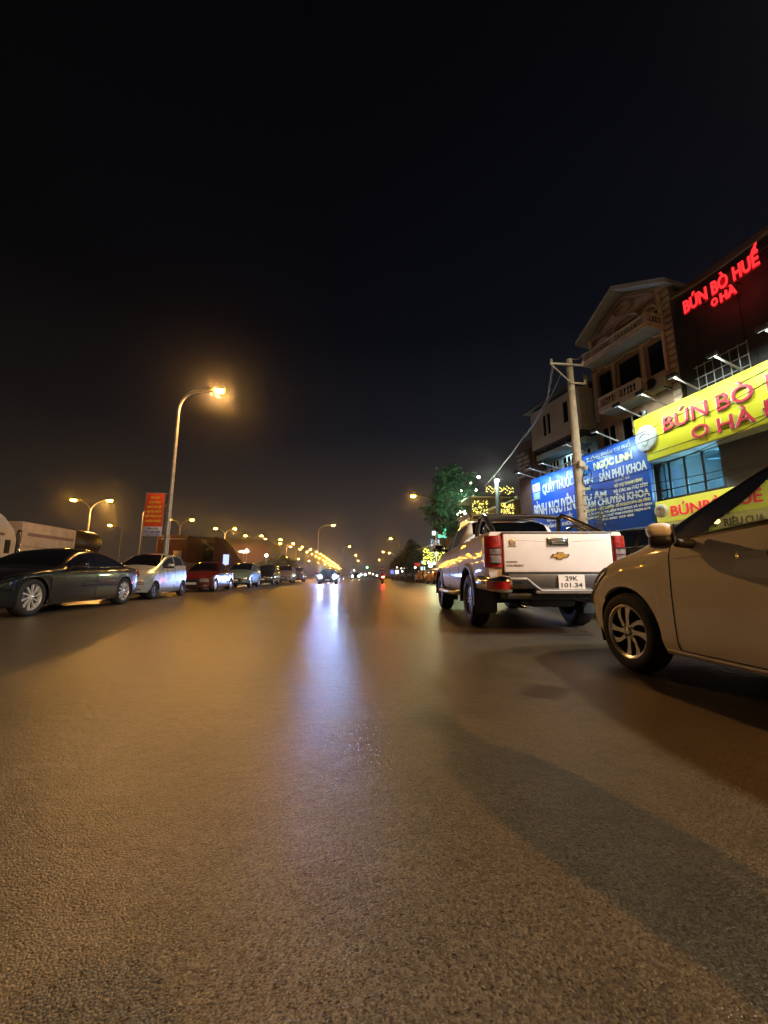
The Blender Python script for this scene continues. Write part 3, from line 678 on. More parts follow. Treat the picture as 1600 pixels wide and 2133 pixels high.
def front_dress(root, sh, sp, z0, grille_m=BLK, plate_txt=None, slats=4, hl=(2.35, 3.7), hlx=.52, fogs=True, lamp_m=CLR_L, gr=(1.4, 3.3), gw=.5):
    for sd in (1, -1):
        sh.patch('headlight', lamp_m, root, .0, hlx, hl[0], hl[1], sd, .006, 10, 4, fn=lambda a, b: (hl[0]+.5*a)+((hl[1]-hl[0])*(1-.72*a))*b)
        sh.cap_patch('headlight_inner', lamp_m, root, 'front', sd*gw*1.12, sd*1.0, hl[0], hl[1], .006, 5, 3)
        if fogs: sh.cap_patch('fog_light', CLR_L, root, 'front', sd*.72, sd*.90, .7, 1.2, .012, 4, 3)
    gr_ = sh.cap_patch('grille', grille_m, root, 'front', -gw, gw, gr[0], gr[1], .010, 12, 5)
    g = MB()
    for i in range(slats):
        r = gr[0]+.2+(gr[1]-gr[0]-.4)*i/max(1, slats-1); g.tube([sh.capp('front', f_, r, .018) for f_ in np.linspace(-gw*.95, gw*.95, 12)], .007, 5)
    g.build('grille_bar', CHR, gr_)
    sh.cap_patch('lower_intake', BLK, root, 'front', -.6, .6, .35, 1.05, .008, 10, 3)
    p = sh.capp('front', 0, 1.6, 0)
    plate(root, FRONT_M(p.x-.03, 0, z0), None, None, .46, .11)
    g = MB(); T = FRONT_M(p.x-.03, 0, z0+.22)@Matrix(((1, 0, 0, 0), (0, 0, 1, 0), (0, 1, 0, 0), (0, 0, 0, 1))); g.lathe([(.05, -.03), (.05, .0), (0, .008)], 20, T); g.build('emblem', CHR, root)
def rear_dress(root, sh, sp, r0=2.6, r1=4.0, z0=.75, plate_txt=True, wid=.4):
    for sd in (1, -1):
        sh.patch('taillight', RED_L, root, sp['L']-.28, sp['L'], r0, r1, sd, .006, 5, 4)
        sh.cap_patch('taillight_inner', RED_L, root, 'rear', sd*wid, sd*1.0, r0, r1, .006, 5, 3)
    sh.cap_patch('rear_valance', BLK, root, 'rear', -.8, .8, .1, .9, .008, 8, 3)
    p = sh.capp('rear', 0, 2.5, .0); plate(root, REAR_M(p.x+.012, 0, z0), None, None, .34, .2)
def car_left(name, label, spec, X, Yax, pm, gm, rz=90, detail=True, group='cars parked nose to tail along the left kerb', rim_m=None, cat='car', dress=None):
    a = spec['arch'][0][0]; Lh = spec['L']/2
    if rim_m: spec['rim_m'] = rim_m
    root = thing(name, label, cat, (X-spec['hw'], Yax-a+Lh, 0), R(rz), group)
    sh = make_car(root, spec, pm, gm, detail); front_dress(root, sh, spec, **(dress or {'z0': .45})); rear_dress(root, sh, spec, z0=.6)
    return root
car_left('sedan', 'long dark grey sedan with ten-spoke bright wheels and chrome window line, nearest on the left', sedan_spec(), -5.98, 8.40, paint('dark_sedan_paint', (.007, .009, .013), .2, .15), GL_D, rim_m=SIL, dress=dict(z0=.42, gw=.42, hl=(2.7, 3.7), slats=6, hlx=.62))
car_left('small_hatchback', 'small silver hatchback parked behind the long dark sedan', hatch_spec(3.58, .80, 1.64, 2.38, .66, .285, .185, (8, 'spoke')), -6.30, 14.15, paint('silver_paint', (.44, .49, .53), .28, .35), GL_D, rim_m=mat('dark_alloy', (.10, .10, .10), .4, .7), dress=dict(z0=.45, gw=.34, slats=2))
def suv_spec(L_=4.4, hw=.90, H=1.64, wb=2.62, fo=.86, wr=.345, rim=.235, style=(5, 'twin')):
    s = hatch_spec(L_, hw, H, wb, fo, wr, rim, style); s['zb'] = [(0, .34), (.6, .28), (L_-.6, .28), (L_, .36)]; s['ww'] = .22; return s
car_left('sedan', 'dark red sedan with pale-lit silver doors between the silver hatchback and the teal SUV', sedan_spec(4.55, .90, 1.54, 2.70, .86, .33, .24, (5, 'twin')), -6.25, 20.5, paint('dark_red_paint', (.10, .008, .010), .22, .25), GL_D, rim_m=SIL, dress=dict(z0=.42, gw=.45, slats=2))
car_left('compact_suv', 'teal-green compact SUV parked behind the dark red sedan', suv_spec(4.2, .89, 1.72, 2.6, .80), -6.0, 27.1, paint('teal_paint', (.20, .36, .44), .25, .35), GL_D, rim_m=SIL, dress=dict(z0=.5, gw=.5, slats=3))
car_left('compact_suv', 'black SUV parked behind the teal-green SUV', suv_spec(4.6, .92, 1.82, 2.75, .88), -5.85, 35.2, paint('black_paint', (.012, .013, .017), .22, .2), GL_D, rim_m=SIL, detail=False, dress=dict(z0=.5, gw=.5, slats=3))
car_left('off_road_car', 'boxy cream off-road car far down the left kerb, next to the oncoming headlights', suv_spec(4.5, .93, 2.0, 2.7, .85, .39, .24), -5.4, 44.5, paint('cream_paint', (.42, .38, .30), .35), GL_D, rim_m=SIL, detail=False, dress=dict(z0=.6, gw=.5, slats=5))
car_left('van', 'grey van at the far end of the parked row on the left', suv_spec(4.7, .92, 1.95, 2.8, .85, .34), -5.0, 53, paint('grey_paint', (.16, .16, .16), .3), GL_D, detail=False, dress=dict(z0=.6, gw=.5, slats=3))
# ================================================================== oncoming car with its headlights on
sp = sedan_spec(4.5, .90, 1.48, 2.65, .85, .33, .23, (5, 'twin'))
a = sp['arch'][0][0]
onc = thing('sedan', 'dark car driving towards the camera with both headlights glaring white-blue', 'car', (-1.25, 36.2+2.25, 0), R(90))
sh = make_car(onc, sp, paint('dark_blue_paint', (.02, .025, .04), .25, .2), GL_D, False); front_dress(onc, sh, sp, z0=.42)
HL = emis('headlight_glow', (.70, .86, 1.0), 420)
for sd, pw, rr_ in ((1, 520, .115), (-1, 700, .155)):
    p = Vector((-2.20, sd*.66, .72)); g = MB(); T = FRONT_M(p.x, p.y, p.z)@Matrix(((1, 0, 0, 0), (0, 0, 1, 0), (0, 1, 0, 0), (0, 0, 0, 1)))
    g.lathe([(rr_, -.06), (rr_, .0), (rr_*.7, .02), (0, .028)], 20, T); g.build('headlamp_bulb', HL, onc)
    light('SPOT', 'headlamp_beam', (p.x-.10, p.y, p.z), pw*2.0, (.22, .44, 1.0) if sd < 0 else (.20, .32, 1.0), onc, .10, 110, (p.x-20, p.y, p.z-.35), .9)
# two more far cars with small headlights
for (x, y, lb) in ((3.2, 88, 'far oncoming car with two small white headlights, left of the red tail light'), (-1.6, 120, 'farthest oncoming car, a dark shape under the lamp row end')):
    r_ = thing('sedan', lb, 'car', (x, y, 0), R(90)); sp2 = suv_spec(4.5, .9, 1.6)
    sh = make_car(r_, sp2, paint('dark_blue_paint', (0, 0, 0)), GL_D, False)
    for sd in (1, -1):
        g = MB(); T = FRONT_M(-2.24, sd*.66, .75)@Matrix(((1, 0, 0, 0), (0, 0, 1, 0), (0, 1, 0, 0), (0, 0, 0, 1))); g.lathe([(.16, -.06), (.16, 0), (0, .03)], 14, T); g.build('headlight', emis('far_headlight', (.8, .92, 1), 60), r_)
# ================================================================== cars on the right side
def car_right(name, label, spec, X, Yrear, pm, gm, rz=-90, cat='car', detail=False, group=None):
    root = thing(name, label, cat, (X, Yrear+spec['L']/2, 0), R(rz), group)
    sh = make_car(root, spec, pm, gm, detail); rear_dress(root, sh, spec); return root, sh
OR = paint('orange_paint', (.50, .19, .05), .3)
r1, s1 = car_right('taxi', 'orange car seen from behind, left one of the two parked past the pickup', suv_spec(4.0, .86, 1.55), 10.0, 44.5, OR, GL_D, group='orange cars parked past the pickup')
r2, s2 = car_right('taxi', 'orange car with a pale green rear panel, half hidden by the pickup', suv_spec(4.0, .86, 1.55), 9.65, 36.5, OR, GL_D, group='orange cars parked past the pickup')
s2.cap_patch('rear_panel', mat('pale_green_panel', (.40, .62, .34), .5), r2, 'rear', -.55, .75, 1.2, 3.2, .012)
s1.cap_patch('rear_panel', mat('pale_yellow_panel', (.55, .45, .25), .5), r1, 'rear', -.6, .6, 1.9, 3.2, .012)
car_right('compact_suv', 'dark purple-black car parked to the right of the orange car', suv_spec(4.3, .9, 1.7), 12.0, 43.6, paint('purple_black', (.02, .014, .03), .3), GL_D)
rb = thing('compact_suv', 'black SUV parked on the pavement between the pickup and the blue sign', 'car', (6.05, 7.6, .13), R(-90)-YAW*.6)
shb = make_car(rb, suv_spec(4.3, .9, 1.58), paint('black_paint', (0, 0, 0)), GL_D, False); rear_dress(rb, shb, suv_spec(4.3, .9, 1.58))
rs = thing('small_hatchback', 'grey hatchback seen through the windows of the near hatchback', 'car', (8.35, 5.6, .13), R(-75))
shs = make_car(rs, hatch_spec(3.5, .8, 1.42, 2.35, .66, .28, .18, (6, 'spoke')), paint('grey_paint', (.2, .2, .2)), GL_D, False); rear_dress(rs, shs, hatch_spec(3.5, .8, 1.42, 2.35, .66, .28, .18, (6, 'spoke')))
# ================================================================== street lamps
SOD = (1.0, .47, .13)
BULB = emis('sodium_bulb', (1.0, .45, .03), 160); BULB_F = emis('sodium_bulb_far', (1.0, .45, .025), 420); WBULB = emis('white_bulb', (1.0, .93, .75), 120)
POLE = mat('galvanised_pole', (.34, .32, .29), .45, .35, var=.2, scale=5)
HEADM = mat('lamp_housing', (.20, .19, .18), .5)
def lamp_head(g, gb, p, d, s=1.0):
    d = Vector(d).normalized(); x = d; z = Vector((0, 0, 1)); y = z.cross(x)
    M = Matrix(((x.x, y.x, z.x, p[0]), (x.y, y.y, z.y, p[1]), (x.z, y.z, z.z, p[2]), (0, 0, 0, 1)))
    g.rbox(-.12*s, .62*s, -.16*s, .16*s, -.03*s, .11*s, .05*s, M, 3)
    vs, fs = bmesh_box(.12*s, .58*s, -.14*s, .14*s, -.20*s, -.031*s, .08*s, 3); gb.add([M@Vector(v) for v in vs], fs, True)
def single_lamp(name, label, x, y, h, reach, dirx, lit=True, power=0, group=None, rad=.11, bulb=None, cone=165, slim=False):
    t = thing(name, label, 'street lamp', (x, y, 0), 0, group)
    g = MB(); g.tube([(0, 0, 0), (0, 0, 1.2), (0, 0, h*.5), (0, 0, h-1.3)], [rad*1.15, rad, rad*.8, rad*.62], 14); g.lathe([(rad*2.1, 0), (rad*2.1, .03), (rad*1.3, .05)], 14, Matrix.Rotation(math.pi/2, 4, 'X'))
    g.build('pole', POLE, t)
    g = MB(); n = 14; P = []
    for i in range(n+1):
        a = i/n*math.pi/2*.86; P.append((dirx*(reach*.62)*(1-math.cos(a)), 0, h-1.3+1.15*math.sin(a)*1.0))
    P.append((dirx*reach, 0, P[-1][2]+.16)); g.tube(P, [rad*.6]*(n+1)+[rad*.42], 10); g.build('arm', POLE, t)
    e = Vector(P[-1]); g = MB(); gb = MB(); lamp_head(g, gb, e, (dirx, 0, .08)); hd_ = g.build('lamp_head', HEADM, t)
    gb.build('bulb', (bulb or BULB) if lit else mat('bulb_off', (.3, .3, .3), .3), hd_)
    if power: light('SPOT', 'lamp_light', e+Vector((dirx*.35, 0, -.2)), power, SOD, t, .12, cone, e+Vector((dirx*.35, 0, -5)), .35)
    return t
single_lamp('street_lamp', 'tall glowing street lamp on the left kerb with the red banner on its pole', -8.3, 19.3, 10.25, 1.55, 1, True, 3800, rad=.13)
single_lamp('street_lamp', 'unlit slender street lamp to the left of the red banner', -22.5, 46, 8.9, 1.8, 1, False)
single_lamp('street_lamp', 'single orange street lamp over the right roadside in front of the big green tree', 9.6, 38.3, 9.0, 2.0, -1, True, 2500)
single_lamp('street_lamp', 'lone street lamp above the oncoming headlights in the middle distance', -3.9, 65, 9.3, 2.1, 1, True, 1500, bulb=BULB_F)
for i, (x, y) in enumerate(((2.0, 112), (5.6, 160), (9.0, 215), (-38.6, 69))):
    single_lamp('street_lamp', ['lone far street lamp right of the headlights, high above the road', 'smaller far lamp, second of the column at the road end', 'farthest single lamp low over the road end', 'lone lamp far left between the double lamp and the unlit pole'][i], x-1.6 if x > -30 else x+1.6, y, 9.3, 1.6, 1 if x > -30 else -1, True, bulb=BULB_F)
for i, (x, y) in enumerate(((11.5, 87), (18, 142), (15.1, 136.5), (20.2, 202))):
    single_lamp('street_lamp', ['white-yellow far lamp highest over the dark trees on the right', 'hazy far lamp on the right beside the dark tree, glowing widest', 'far lamp left of the widest-glowing one above the red tail light', 'lowest far lamp just above the red tail light'][i], x+1.6, y, 9.3, 1.6, -1, True, bulb=BULB_F)
# key lamp on the pavement side behind the photographer
single_lamp('street_lamp', 'street lamp behind the camera, outside the photo, whose light throws the long shadows', 6.8, -10.6, 9.6, 2.1, -1, True, 10500, rad=.12)
0 and single_lamp('street_lamp', 'street lamp on the left kerb behind the camera, outside the photo', -8.4, -9, 9.6, 2.1, 1, True, 2300, rad=.12)
# double-headed lamps of the service road
def double_lamp_proto():
    t = thing('double_street_lamp', 'x', 'street lamp', (0, 0, 0), 0, 'double-headed street lamps in a row on the left')
    g = MB(); g.tube([(0, 0, 0), (0, 0, 4), (0, 0, 7.7)], [.12, .10, .07], 10); g.build('pole', POLE, t)
    for s in (1, -1):
        g = MB(); P = [(s*1.35*(1-math.cos(a)), 0, 7.7+1.35*math.sin(a)) for a in np.linspace(0, math.pi/2*.8, 8)]; P.append((s*1.35, 0, 9.12)); g.tube(P, .045, 8); g.build('arm', POLE, t)
        g = MB(); gb = MB(); lamp_head(g, gb, Vector((s*1.3, 0, 9.15)), (s, 0, .05)); h_ = g.build('lamp_head', HEADM, t); gb.build('bulb', BULB_F, h_)
    return t
pr = double_lamp_proto()
dl = [(-27.7, 45.2), (-24.0, 59.9), (-20.6, 70.5), (-18.4, 82.7), (-15.7, 90.4), (-14.1, 101.3), (-12.9, 112.6), (-11.4, 124), (-10.2, 136), (-9.6, 150), (-9.1, 166), (-8.6, 184), (-8.0, 204), (-7.4, 228), (-6.6, 256), (-5.6, 290), (-4.4, 330), (-3.0, 380), (-1.2, 440)]
names = ['nearest of the double-headed lamps, above the white truck', 'second nearest double-headed lamp, just right of the red banner pole', 'third double-headed lamp, above the red sedan', 'fourth double-headed lamp, right of the teal SUV roof', 'fifth double-headed lamp of the row']
for i, (x, y) in enumerate(dl):
    o = pr if i == 0 else copy_tree(pr)
    o.location = (x, y, 0); o.rotation_euler = (0, 0, random.uniform(-.05, .05)); o.scale = (1.15 if i == 0 else 1,)*2+(1,)
    o['label'] = names[i] if i < 5 else 'far double-headed lamp, number %d counting away along the converging row' % (i+1)
for (x, y), pw in (((-27.7, 45.2), 5000), ((-20.6, 70.5), 5000), ((-14.1, 101.3), 7000)):
    par = [o for o in SC.objects if o.name.startswith('double_street_lamp') and abs(o.location.x-x) < .1 and abs(o.location.y-y) < .1][0]
    light('SPOT', 'lamp_light', (1.4, 0, 8.8), pw, SOD, par, .2, 165, (1.4, 0, 0), .3)
# a second, more distant row (lower lamps under the first)
pr2 = None
for i, (x, y) in enumerate([(-36.0, 118), (-30.0, 150), (-24.5, 165), (-21.5, 182), (-18.6, 205), (-15.5, 232), (-12.5, 262), (-10, 300), (-7.5, 345)]):
    if pr2 is None:
        pr2 = single_lamp('street_lamp', 'x', 0, 0, 8.6, 1.5, 1, True, group='lower far lamps beyond the double-headed row', bulb=BULB_F); o = pr2
    else: o = copy_tree(pr2)
    o.location = (x, y, 0); o['label'] = 'small lamp of the lower far row on the left, place %d counting away' % (i+1)
# ================================================================== banner on the near lamp pole
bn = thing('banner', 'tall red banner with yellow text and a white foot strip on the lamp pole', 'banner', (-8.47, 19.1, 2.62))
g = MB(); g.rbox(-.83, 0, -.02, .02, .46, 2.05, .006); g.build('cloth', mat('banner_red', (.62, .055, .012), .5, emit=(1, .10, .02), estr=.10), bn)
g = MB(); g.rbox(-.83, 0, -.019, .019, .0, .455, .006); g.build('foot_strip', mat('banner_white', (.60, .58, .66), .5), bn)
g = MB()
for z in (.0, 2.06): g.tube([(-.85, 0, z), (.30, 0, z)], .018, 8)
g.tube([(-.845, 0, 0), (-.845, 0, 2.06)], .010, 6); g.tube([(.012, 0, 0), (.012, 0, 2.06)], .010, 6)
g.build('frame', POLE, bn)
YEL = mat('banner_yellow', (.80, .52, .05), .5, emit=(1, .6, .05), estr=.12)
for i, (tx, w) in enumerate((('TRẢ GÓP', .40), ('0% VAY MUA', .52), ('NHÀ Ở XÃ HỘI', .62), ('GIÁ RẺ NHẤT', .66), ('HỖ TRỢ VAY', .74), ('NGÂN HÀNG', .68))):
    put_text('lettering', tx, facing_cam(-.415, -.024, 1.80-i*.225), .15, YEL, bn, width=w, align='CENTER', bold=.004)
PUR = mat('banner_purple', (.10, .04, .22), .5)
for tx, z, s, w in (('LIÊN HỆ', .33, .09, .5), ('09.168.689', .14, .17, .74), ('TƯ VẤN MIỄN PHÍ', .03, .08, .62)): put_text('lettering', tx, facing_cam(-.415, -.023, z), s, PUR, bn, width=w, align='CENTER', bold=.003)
# ================================================================== utility pole with cross-arms and cable bundle
CONC = mat('pole_concrete', (.48, .42, .31), .85, var=.25, scale=5, bump=.004, bscale=30)
up = thing('utility_pole', 'tapered concrete utility pole in front of the blue signs', 'utility pole', (6.95, 10.35, .13))
g = MB(); g.tube([(0, 0, -.1), (0, 0, 3.5), (0, 0, 7.3)], [.145, .125, .092], 18); g.build('pole', CONC, up)
STEEL = mat('galvanised_steel', (.42, .38, .30), .5, .4)
g = MB(); g.rbox(-.72, .38, -.16, -.10, 7.03, 7.09, .008); g.rbox(-.08, .40, -.16, -.10, 6.43, 6.48, .008); g.tube([(-.70, -.13, 7.05), (-.05, -.13, 6.43)], .02, 6); g.build('cross_arm', STEEL, up)
INS = mat('insulator', (.42, .36, .3), .3)
for x, z in ((-.68, 7.09), (.35, 7.09), (.36, 6.48)): 
    g = MB(); g.lathe([(0, 0), (.035, .0), (.045, .04), (.03, .06), (.04, .09), (0, .10)], 10, Matrix.Translation((x, -.15, z))@Matrix.Rotation(math.pi/2, 4, 'X')); g.build('insulator', INS, up)
g = MB()
for z in (3.75, 3.85, 3.95, 2.6): g.tube([(.135*math.cos(a), .135*math.sin(a), z+.02*math.sin(3*a)) for a in np.linspace(0, 2*math.pi, 14)[:-1]], .014, 6, closed=True)
g.rbox(-.1, .08, -.24, -.15, 3.78, 3.98, .03); g.rbox(.05, .17, -.22, -.12, 3.70, 3.84, .03); g.build('cable_clamp', mat('clamp', (.55, .5, .42), .5), up)
def cable(name, label, pts, r, sag, m=None, group=None, n=24, wob=0.):
    g = MB()
    for k in range(len(pts)-1):
        a, b = Vector(pts[k]), Vector(pts[k+1]); P = []
        for i in range(n+1):
            t = i/n; p = a.lerp(b, t); p.z -= sag*4*t*(1-t); P.append(p+Vector((wob*math.sin(t*23+k), 0, wob*math.cos(t*17))))
        g.tube(P, r, 6)
    o = g.build(name, m or mat('cable_black', (.012, .012, .013), .6)); return tag(o, label, 'cable', group)
T0 = Vector((6.95, 10.35, 7.2))
CG = mat('cable_grey', (.22, .21, .20), .6)
cable('cable_bundle', 'thick cable bundle running down from the pole top towards the tree', [(6.30, 10.2, 7.12), at(1140, 830, Y=12.5), at(1095, 905, Y=16), at(1010, 1012, Y=30)], .035, .12, CG, wob=.01)
cable('cable', 'second thinner cable leaving the pole cross-arm beside the thick bundle', [(6.55, 10.2, 6.85), at(1138, 842, Y=12.5), at(1094, 911, Y=16)], .016, .05, CG)
cable('cable', 'cable from the pole top rising across the ornate house to the red neon sign', [(7.0, 10.25, 7.42), at(1213, 738, Y=10.6), at(1392, 625, Y=8.2), at(1600, 480, Y=6.6)], .016, .10, CG)
for i, (a, b, s) in enumerate((((1212, 952), (1600, 768), .10), ((1212, 962), (1600, 795), .16), ((1214, 1010), (1600, 868), .22), ((1214, 1022), (1600, 955), .12), ((1214, 1032), (1600, 965), .2))):
    cable('cable', ['upper cable crossing the big yellow sign above its letters', 'second cable crossing the big yellow sign through the top row of letters', 'slack cable across the lower edge of the big yellow sign', 'cable crossing in front of the lit blue window', 'lowest cable, sagging in front of the lit blue window'][i],
          [at(*a, Y=10.2), at(*b, Y=5.9)], .0085, s, group='cables from the pole along the shop fronts')
for i in range(3):
    cable('cable', ['topmost cable between the pole and the pharmacy balcony', 'middle cable between the pole and the pharmacy sign', 'lowest cable across the pharmacy sign'][i], [(6.82, 10.4, 4.0-.55*i), at(1125-10*i, 975+38*i, X=9.7)], .012, .18, wob=.02, group='cables from the pole to the pharmacy')
g = MB(); P = [(7.1+.16*math.cos(a)*(.8+.3*math.sin(2*a)), 10.2, 3.62+.28*math.sin(a)) for a in np.linspace(0, 4*math.pi, 60)]; g.tube(P, .012, 6); tag(g.build('cable_coil', mat('cable_black', (0, 0, 0))), 'coil of black cable hanging on the concrete pole', 'cable')
# ================================================================== shop signs
TR, TH = R(7), R(11); PIV = Vector((10, 11.2, 0))   # the shop fronts bend away from the road: restaurant 7 degrees, houses 11
def on_front(u, v, X, th):
    c, s = math.cos(th), math.sin(th); nn = Vector((c, s, 0)); p0 = PIV+nn*(X-10); O = Vector((0, 0, CH))
    d = _F+_R*((u-800)/800)+_U*((1066.5-v)/800); w = O+d*(nn.dot(p0-O)/nn.dot(d)); q = w-PIV
    return -s*q.x+c*q.y+PIV.y, w.z
def turn(t, th):
    l = t.location.copy(); z = l.z; l.z = 0; q = Matrix.Rotation(th, 3, 'Z')@(l-PIV)+PIV; t.location = (q.x, q.y, z); t.rotation_euler[2] += th; return t
def wtext(name, body, u0, u1, vbase, z_h, X, m, parent, **kw):
    """words on a wall plane X: from picture column u0 to u1, baseline height and letter height in metres"""
    y0 = on_front(u0, vbase, X, TR)[0]; y1 = on_front(u1, vbase, X, TR)[0]
    return put_text(name, body, facing_left(X, y0, kw.pop('z')), z_h/.72, m, parent, width=y0-y1, **kw)
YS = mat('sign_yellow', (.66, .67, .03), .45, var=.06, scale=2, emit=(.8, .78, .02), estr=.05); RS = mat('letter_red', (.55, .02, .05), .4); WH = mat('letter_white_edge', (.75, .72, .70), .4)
sg = thing('shop_sign', 'large bright yellow sign box with raised dark red letters above the lit blue window', 'sign', (0, 0, 0))
XS = 10.0
g = MB(); g.rbox(XS, 10.56, 2.2, 11.58, 4.50, 6.07, .02); bd = g.build('panel', YS, sg)
g = MB()
for z in (4.72, 5.80): g.rbox(XS-.012, XS-.002, 3.2, 11.6, z-.007, z+.007, .002)
for y in (9.3, 6.9): g.rbox(XS-.008, XS-.002, y-.006, y+.006, 4.54, 6.0, .001)
g.build('panel_joint', mat('joint_dark', (.08, .08, .01), .6), bd)
g = MB(); g.box(XS+.03, 10.5, 2.3, 11.54, 4.48, 4.497); g.build('underside', mat('sign_underside', (.42, .42, .36), .7), sg)
g = MB(); T = facing_left(XS-.05, 11.13, 5.27)@Matrix(((.86, 0, 0, 0), (0, 0, 1, 0), (0, 1, 0, 0), (0, 0, 0, 1)))
g.lathe([(.44, -.05), (.44, .03), (.41, .05), (0, .055)], 40, T); em = g.build('emblem', mat('emblem_pale', (.60, .70, .72), .4), sg)
g = MB(); g.tube([(XS-.11, 11.13+.2*math.cos(a), 5.25+.17*math.sin(a)) for a in np.linspace(.2, 2.9, 12)], .012, 6); g.tube([(XS-.11, 11.13+.13*math.cos(a), 5.22+.2*math.sin(a)) for a in np.linspace(3.4, 6.0, 12)], .012, 6); g.build('emblem_line', mat('emblem_grey', (.38, .46, .48), .5), em)
def letters(parent, body, u0, u1, v, z, h, X, mfront, mside, dep=.05, bold=.012):
    wtext('letter_edge', body, u0, u1, v, h, X-dep*.5, mside, parent, z=z, extrude=dep*.5, bold=.009)
    wtext('lettering', body, u0, u1, v, h, X-dep-.012, mfront, parent, z=z, extrude=.008, bold=.004)
letters(sg, 'BÚN', 1381, 1478, 880, 5.27, .46, XS, RS, WH)
letters(sg, 'BÒ', 1494, 1576, 850, 5.25, .46, XS, RS, WH)
letters(sg, 'HUẾ', 1597, 1740, 800, 5.25, .46, XS, RS, WH)
letters(sg, 'O', 1441, 1479, 905, 4.70, .38, XS, RS, WH)
letters(sg, 'HÀ', 1495, 1577, 890, 4.64, .42, XS, RS, WH)
letters(sg, 'ĐÔNG', 1592, 1760, 870, 4.64, .42, XS, RS, WH)
# lower yellow sign
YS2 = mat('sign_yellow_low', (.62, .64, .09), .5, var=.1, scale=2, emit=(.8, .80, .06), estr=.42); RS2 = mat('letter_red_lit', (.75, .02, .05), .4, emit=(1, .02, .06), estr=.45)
s2_ = thing('shop_sign', 'lower yellow sign band with glowing red letters seen through the near car window', 'sign', (0, 0, 0))
g = MB(); g.rbox(10.0, 10.2, 2.6, 11.12, 2.46, 3.11, .012); b2 = g.build('panel', YS2, s2_)
g = MB(); T = facing_left(9.98, 10.92, 2.80)@Matrix(((1, 0, 0, 0), (0, 0, 1, 0), (0, 1, 0, 0), (0, 0, 0, 1))); g.lathe([(.21, -.02), (.21, .03), (0, .035)], 32, T)
em = g.build('emblem', mat('emblem_pale2', (.62, .66, .58), .4), s2_)
g = MB(); g.tube([(9.935, 10.92+.15*math.cos(a), 2.80+.15*math.sin(a)) for a in np.linspace(0, 6.28, 24)], .01, 6); g.tube([(9.93, 10.92+.08*math.cos(a), 2.83+.07*math.sin(a)) for a in np.linspace(0, 6.28, 12)], .012, 6); g.build('emblem_line', mat('emblem_orange', (.5, .35, .15), .5), em)
for tx, u0, u1, z in (('BÚN', 1397, 1462, 2.58), ('BÒ', 1466, 1508, 2.58), ('HUẾ', 1519, 1594, 2.60)): letters(s2_, tx, u0, u1, 1060, z, .32, 10.0, RS2, WH, .03, .014)
s3_ = thing('menu_board', 'dull yellow board with grey-brown letters below the lower red-lettered sign', 'sign', (0, 0, 0))
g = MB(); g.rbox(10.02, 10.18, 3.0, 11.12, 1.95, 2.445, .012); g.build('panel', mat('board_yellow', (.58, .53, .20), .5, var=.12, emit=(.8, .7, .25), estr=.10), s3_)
BR = mat('letter_brown', (.12, .10, .06), .5)
for tx, u0, u1 in (('ĐUÔI', 1432, 1466), ('BÒ', 1473, 1492), ('RIÊU', 1508, 1548), ('CUA', 1553, 1596)): wtext('lettering', tx, u0, u1, 1085, .20, 10.005, BR, s3_, z=2.10, bold=.008, extrude=.005)
pb = thing('wall_lamp', 'small round bulb glowing warm in front of the menu board', 'lamp', tuple(at(1493, 1086, X=9.6)))
g = MB(); g.lathe([(0, -.07), (.05, -.05), (.07, 0), (.05, .05), (0, .07)], 14); g.build('bulb', emis('warm_bulb', (1, .72, .25), 14), pb); g = MB(); g.tube([(.0, 0, .07), (.1, 0, .2), (.4, 0, .22)], .012, 6); g.build('bracket', DKM, pb)
light('POINT', 'lamp_light', (0, 0, 0), 14, (1, .7, .3), pb, .08)
# red neon sign high on the dark restaurant front
ns = thing('neon_sign', 'glowing red neon letters high on the dark restaurant front', 'neon sign', (0, 0, 0))
NEON = emis('neon_red', (1.0, .03, .035), 1.5); NEON_E = emis('neon_edge', (1.0, .006, .010), .45)
for tx, u0, u1, v, z, h in (('BÚN', 1424, 1477, 640, 8.87, .40), ('BÒ', 1482, 1520, 605, 8.87, .40), ('HUẾ', 1526, 1588, 570, 8.87, .40), ('O', 1481, 1496, 630, 8.52, .22), ('HÀ', 1499, 1537, 618, 8.50, .25)):
    wtext('letter_edge', tx, u0, u1, v, h, 10.38, NEON_E, ns, z=z, bold=.03, extrude=.02)
    wtext('lettering', tx, u0, u1, v, h, 10.34, NEON, ns, z=z, bold=.014, extrude=.012)
g = MB()
for z in (8.85, 9.25): g.tube([(10.42, 9.4, z), (10.42, 6.6, z)], .02, 6)
for y in (9.2, 8.3, 7.4, 6.8): g.tube([(10.42, y, 8.85), (10.6, y, 8.85)], .018, 6)
g.build('frame', DKM, ns)
light('AREA', 'neon_light', (10.2, 8.6, 8.9), 7, (1, .06, .03), ns, 1.2, target=(10.7, 8.6, 8.6))
# flood lights on arms above the signs
def sign_lamp(y, x0, x1, z0, z1, power, col, label, tgt, group, rod=None, cone=120):
    t = thing('sign_lamp', label, 'lamp', (x0, y, z0), 0, group)
    g = MB(); g.tube([(0, 0, 0), (x1-x0, 0, z1-z0)], .026, 8); g.build('arm', rod or mat('white_rod', (.7, .72, .74), .4), t)
    g = MB(); M = Matrix.Translation((x1-x0-.04, 0, z1-z0+.02))@Matrix.Rotation(.5, 4, 'Y'); g.rbox(-.05, .05, -.13, .13, -.05, .05, .012, M); h_ = g.build('lamp_head', DKM, t)
    g = MB(); g.rbox(.052, .058, -.11, .11, -.04, .04, .002, M); g.build('lamp_glass', emis('flood_glass', (.9, 1, .95), 2), h_)
    light('SPOT', 'lamp_light', (x1-x0+.04, 0, z1-z0-.02), power, col, t, .05, cone, Vector(tgt)-Vector((x0, y, z0))-Vector((0, 0, 0)), .5)
    return t
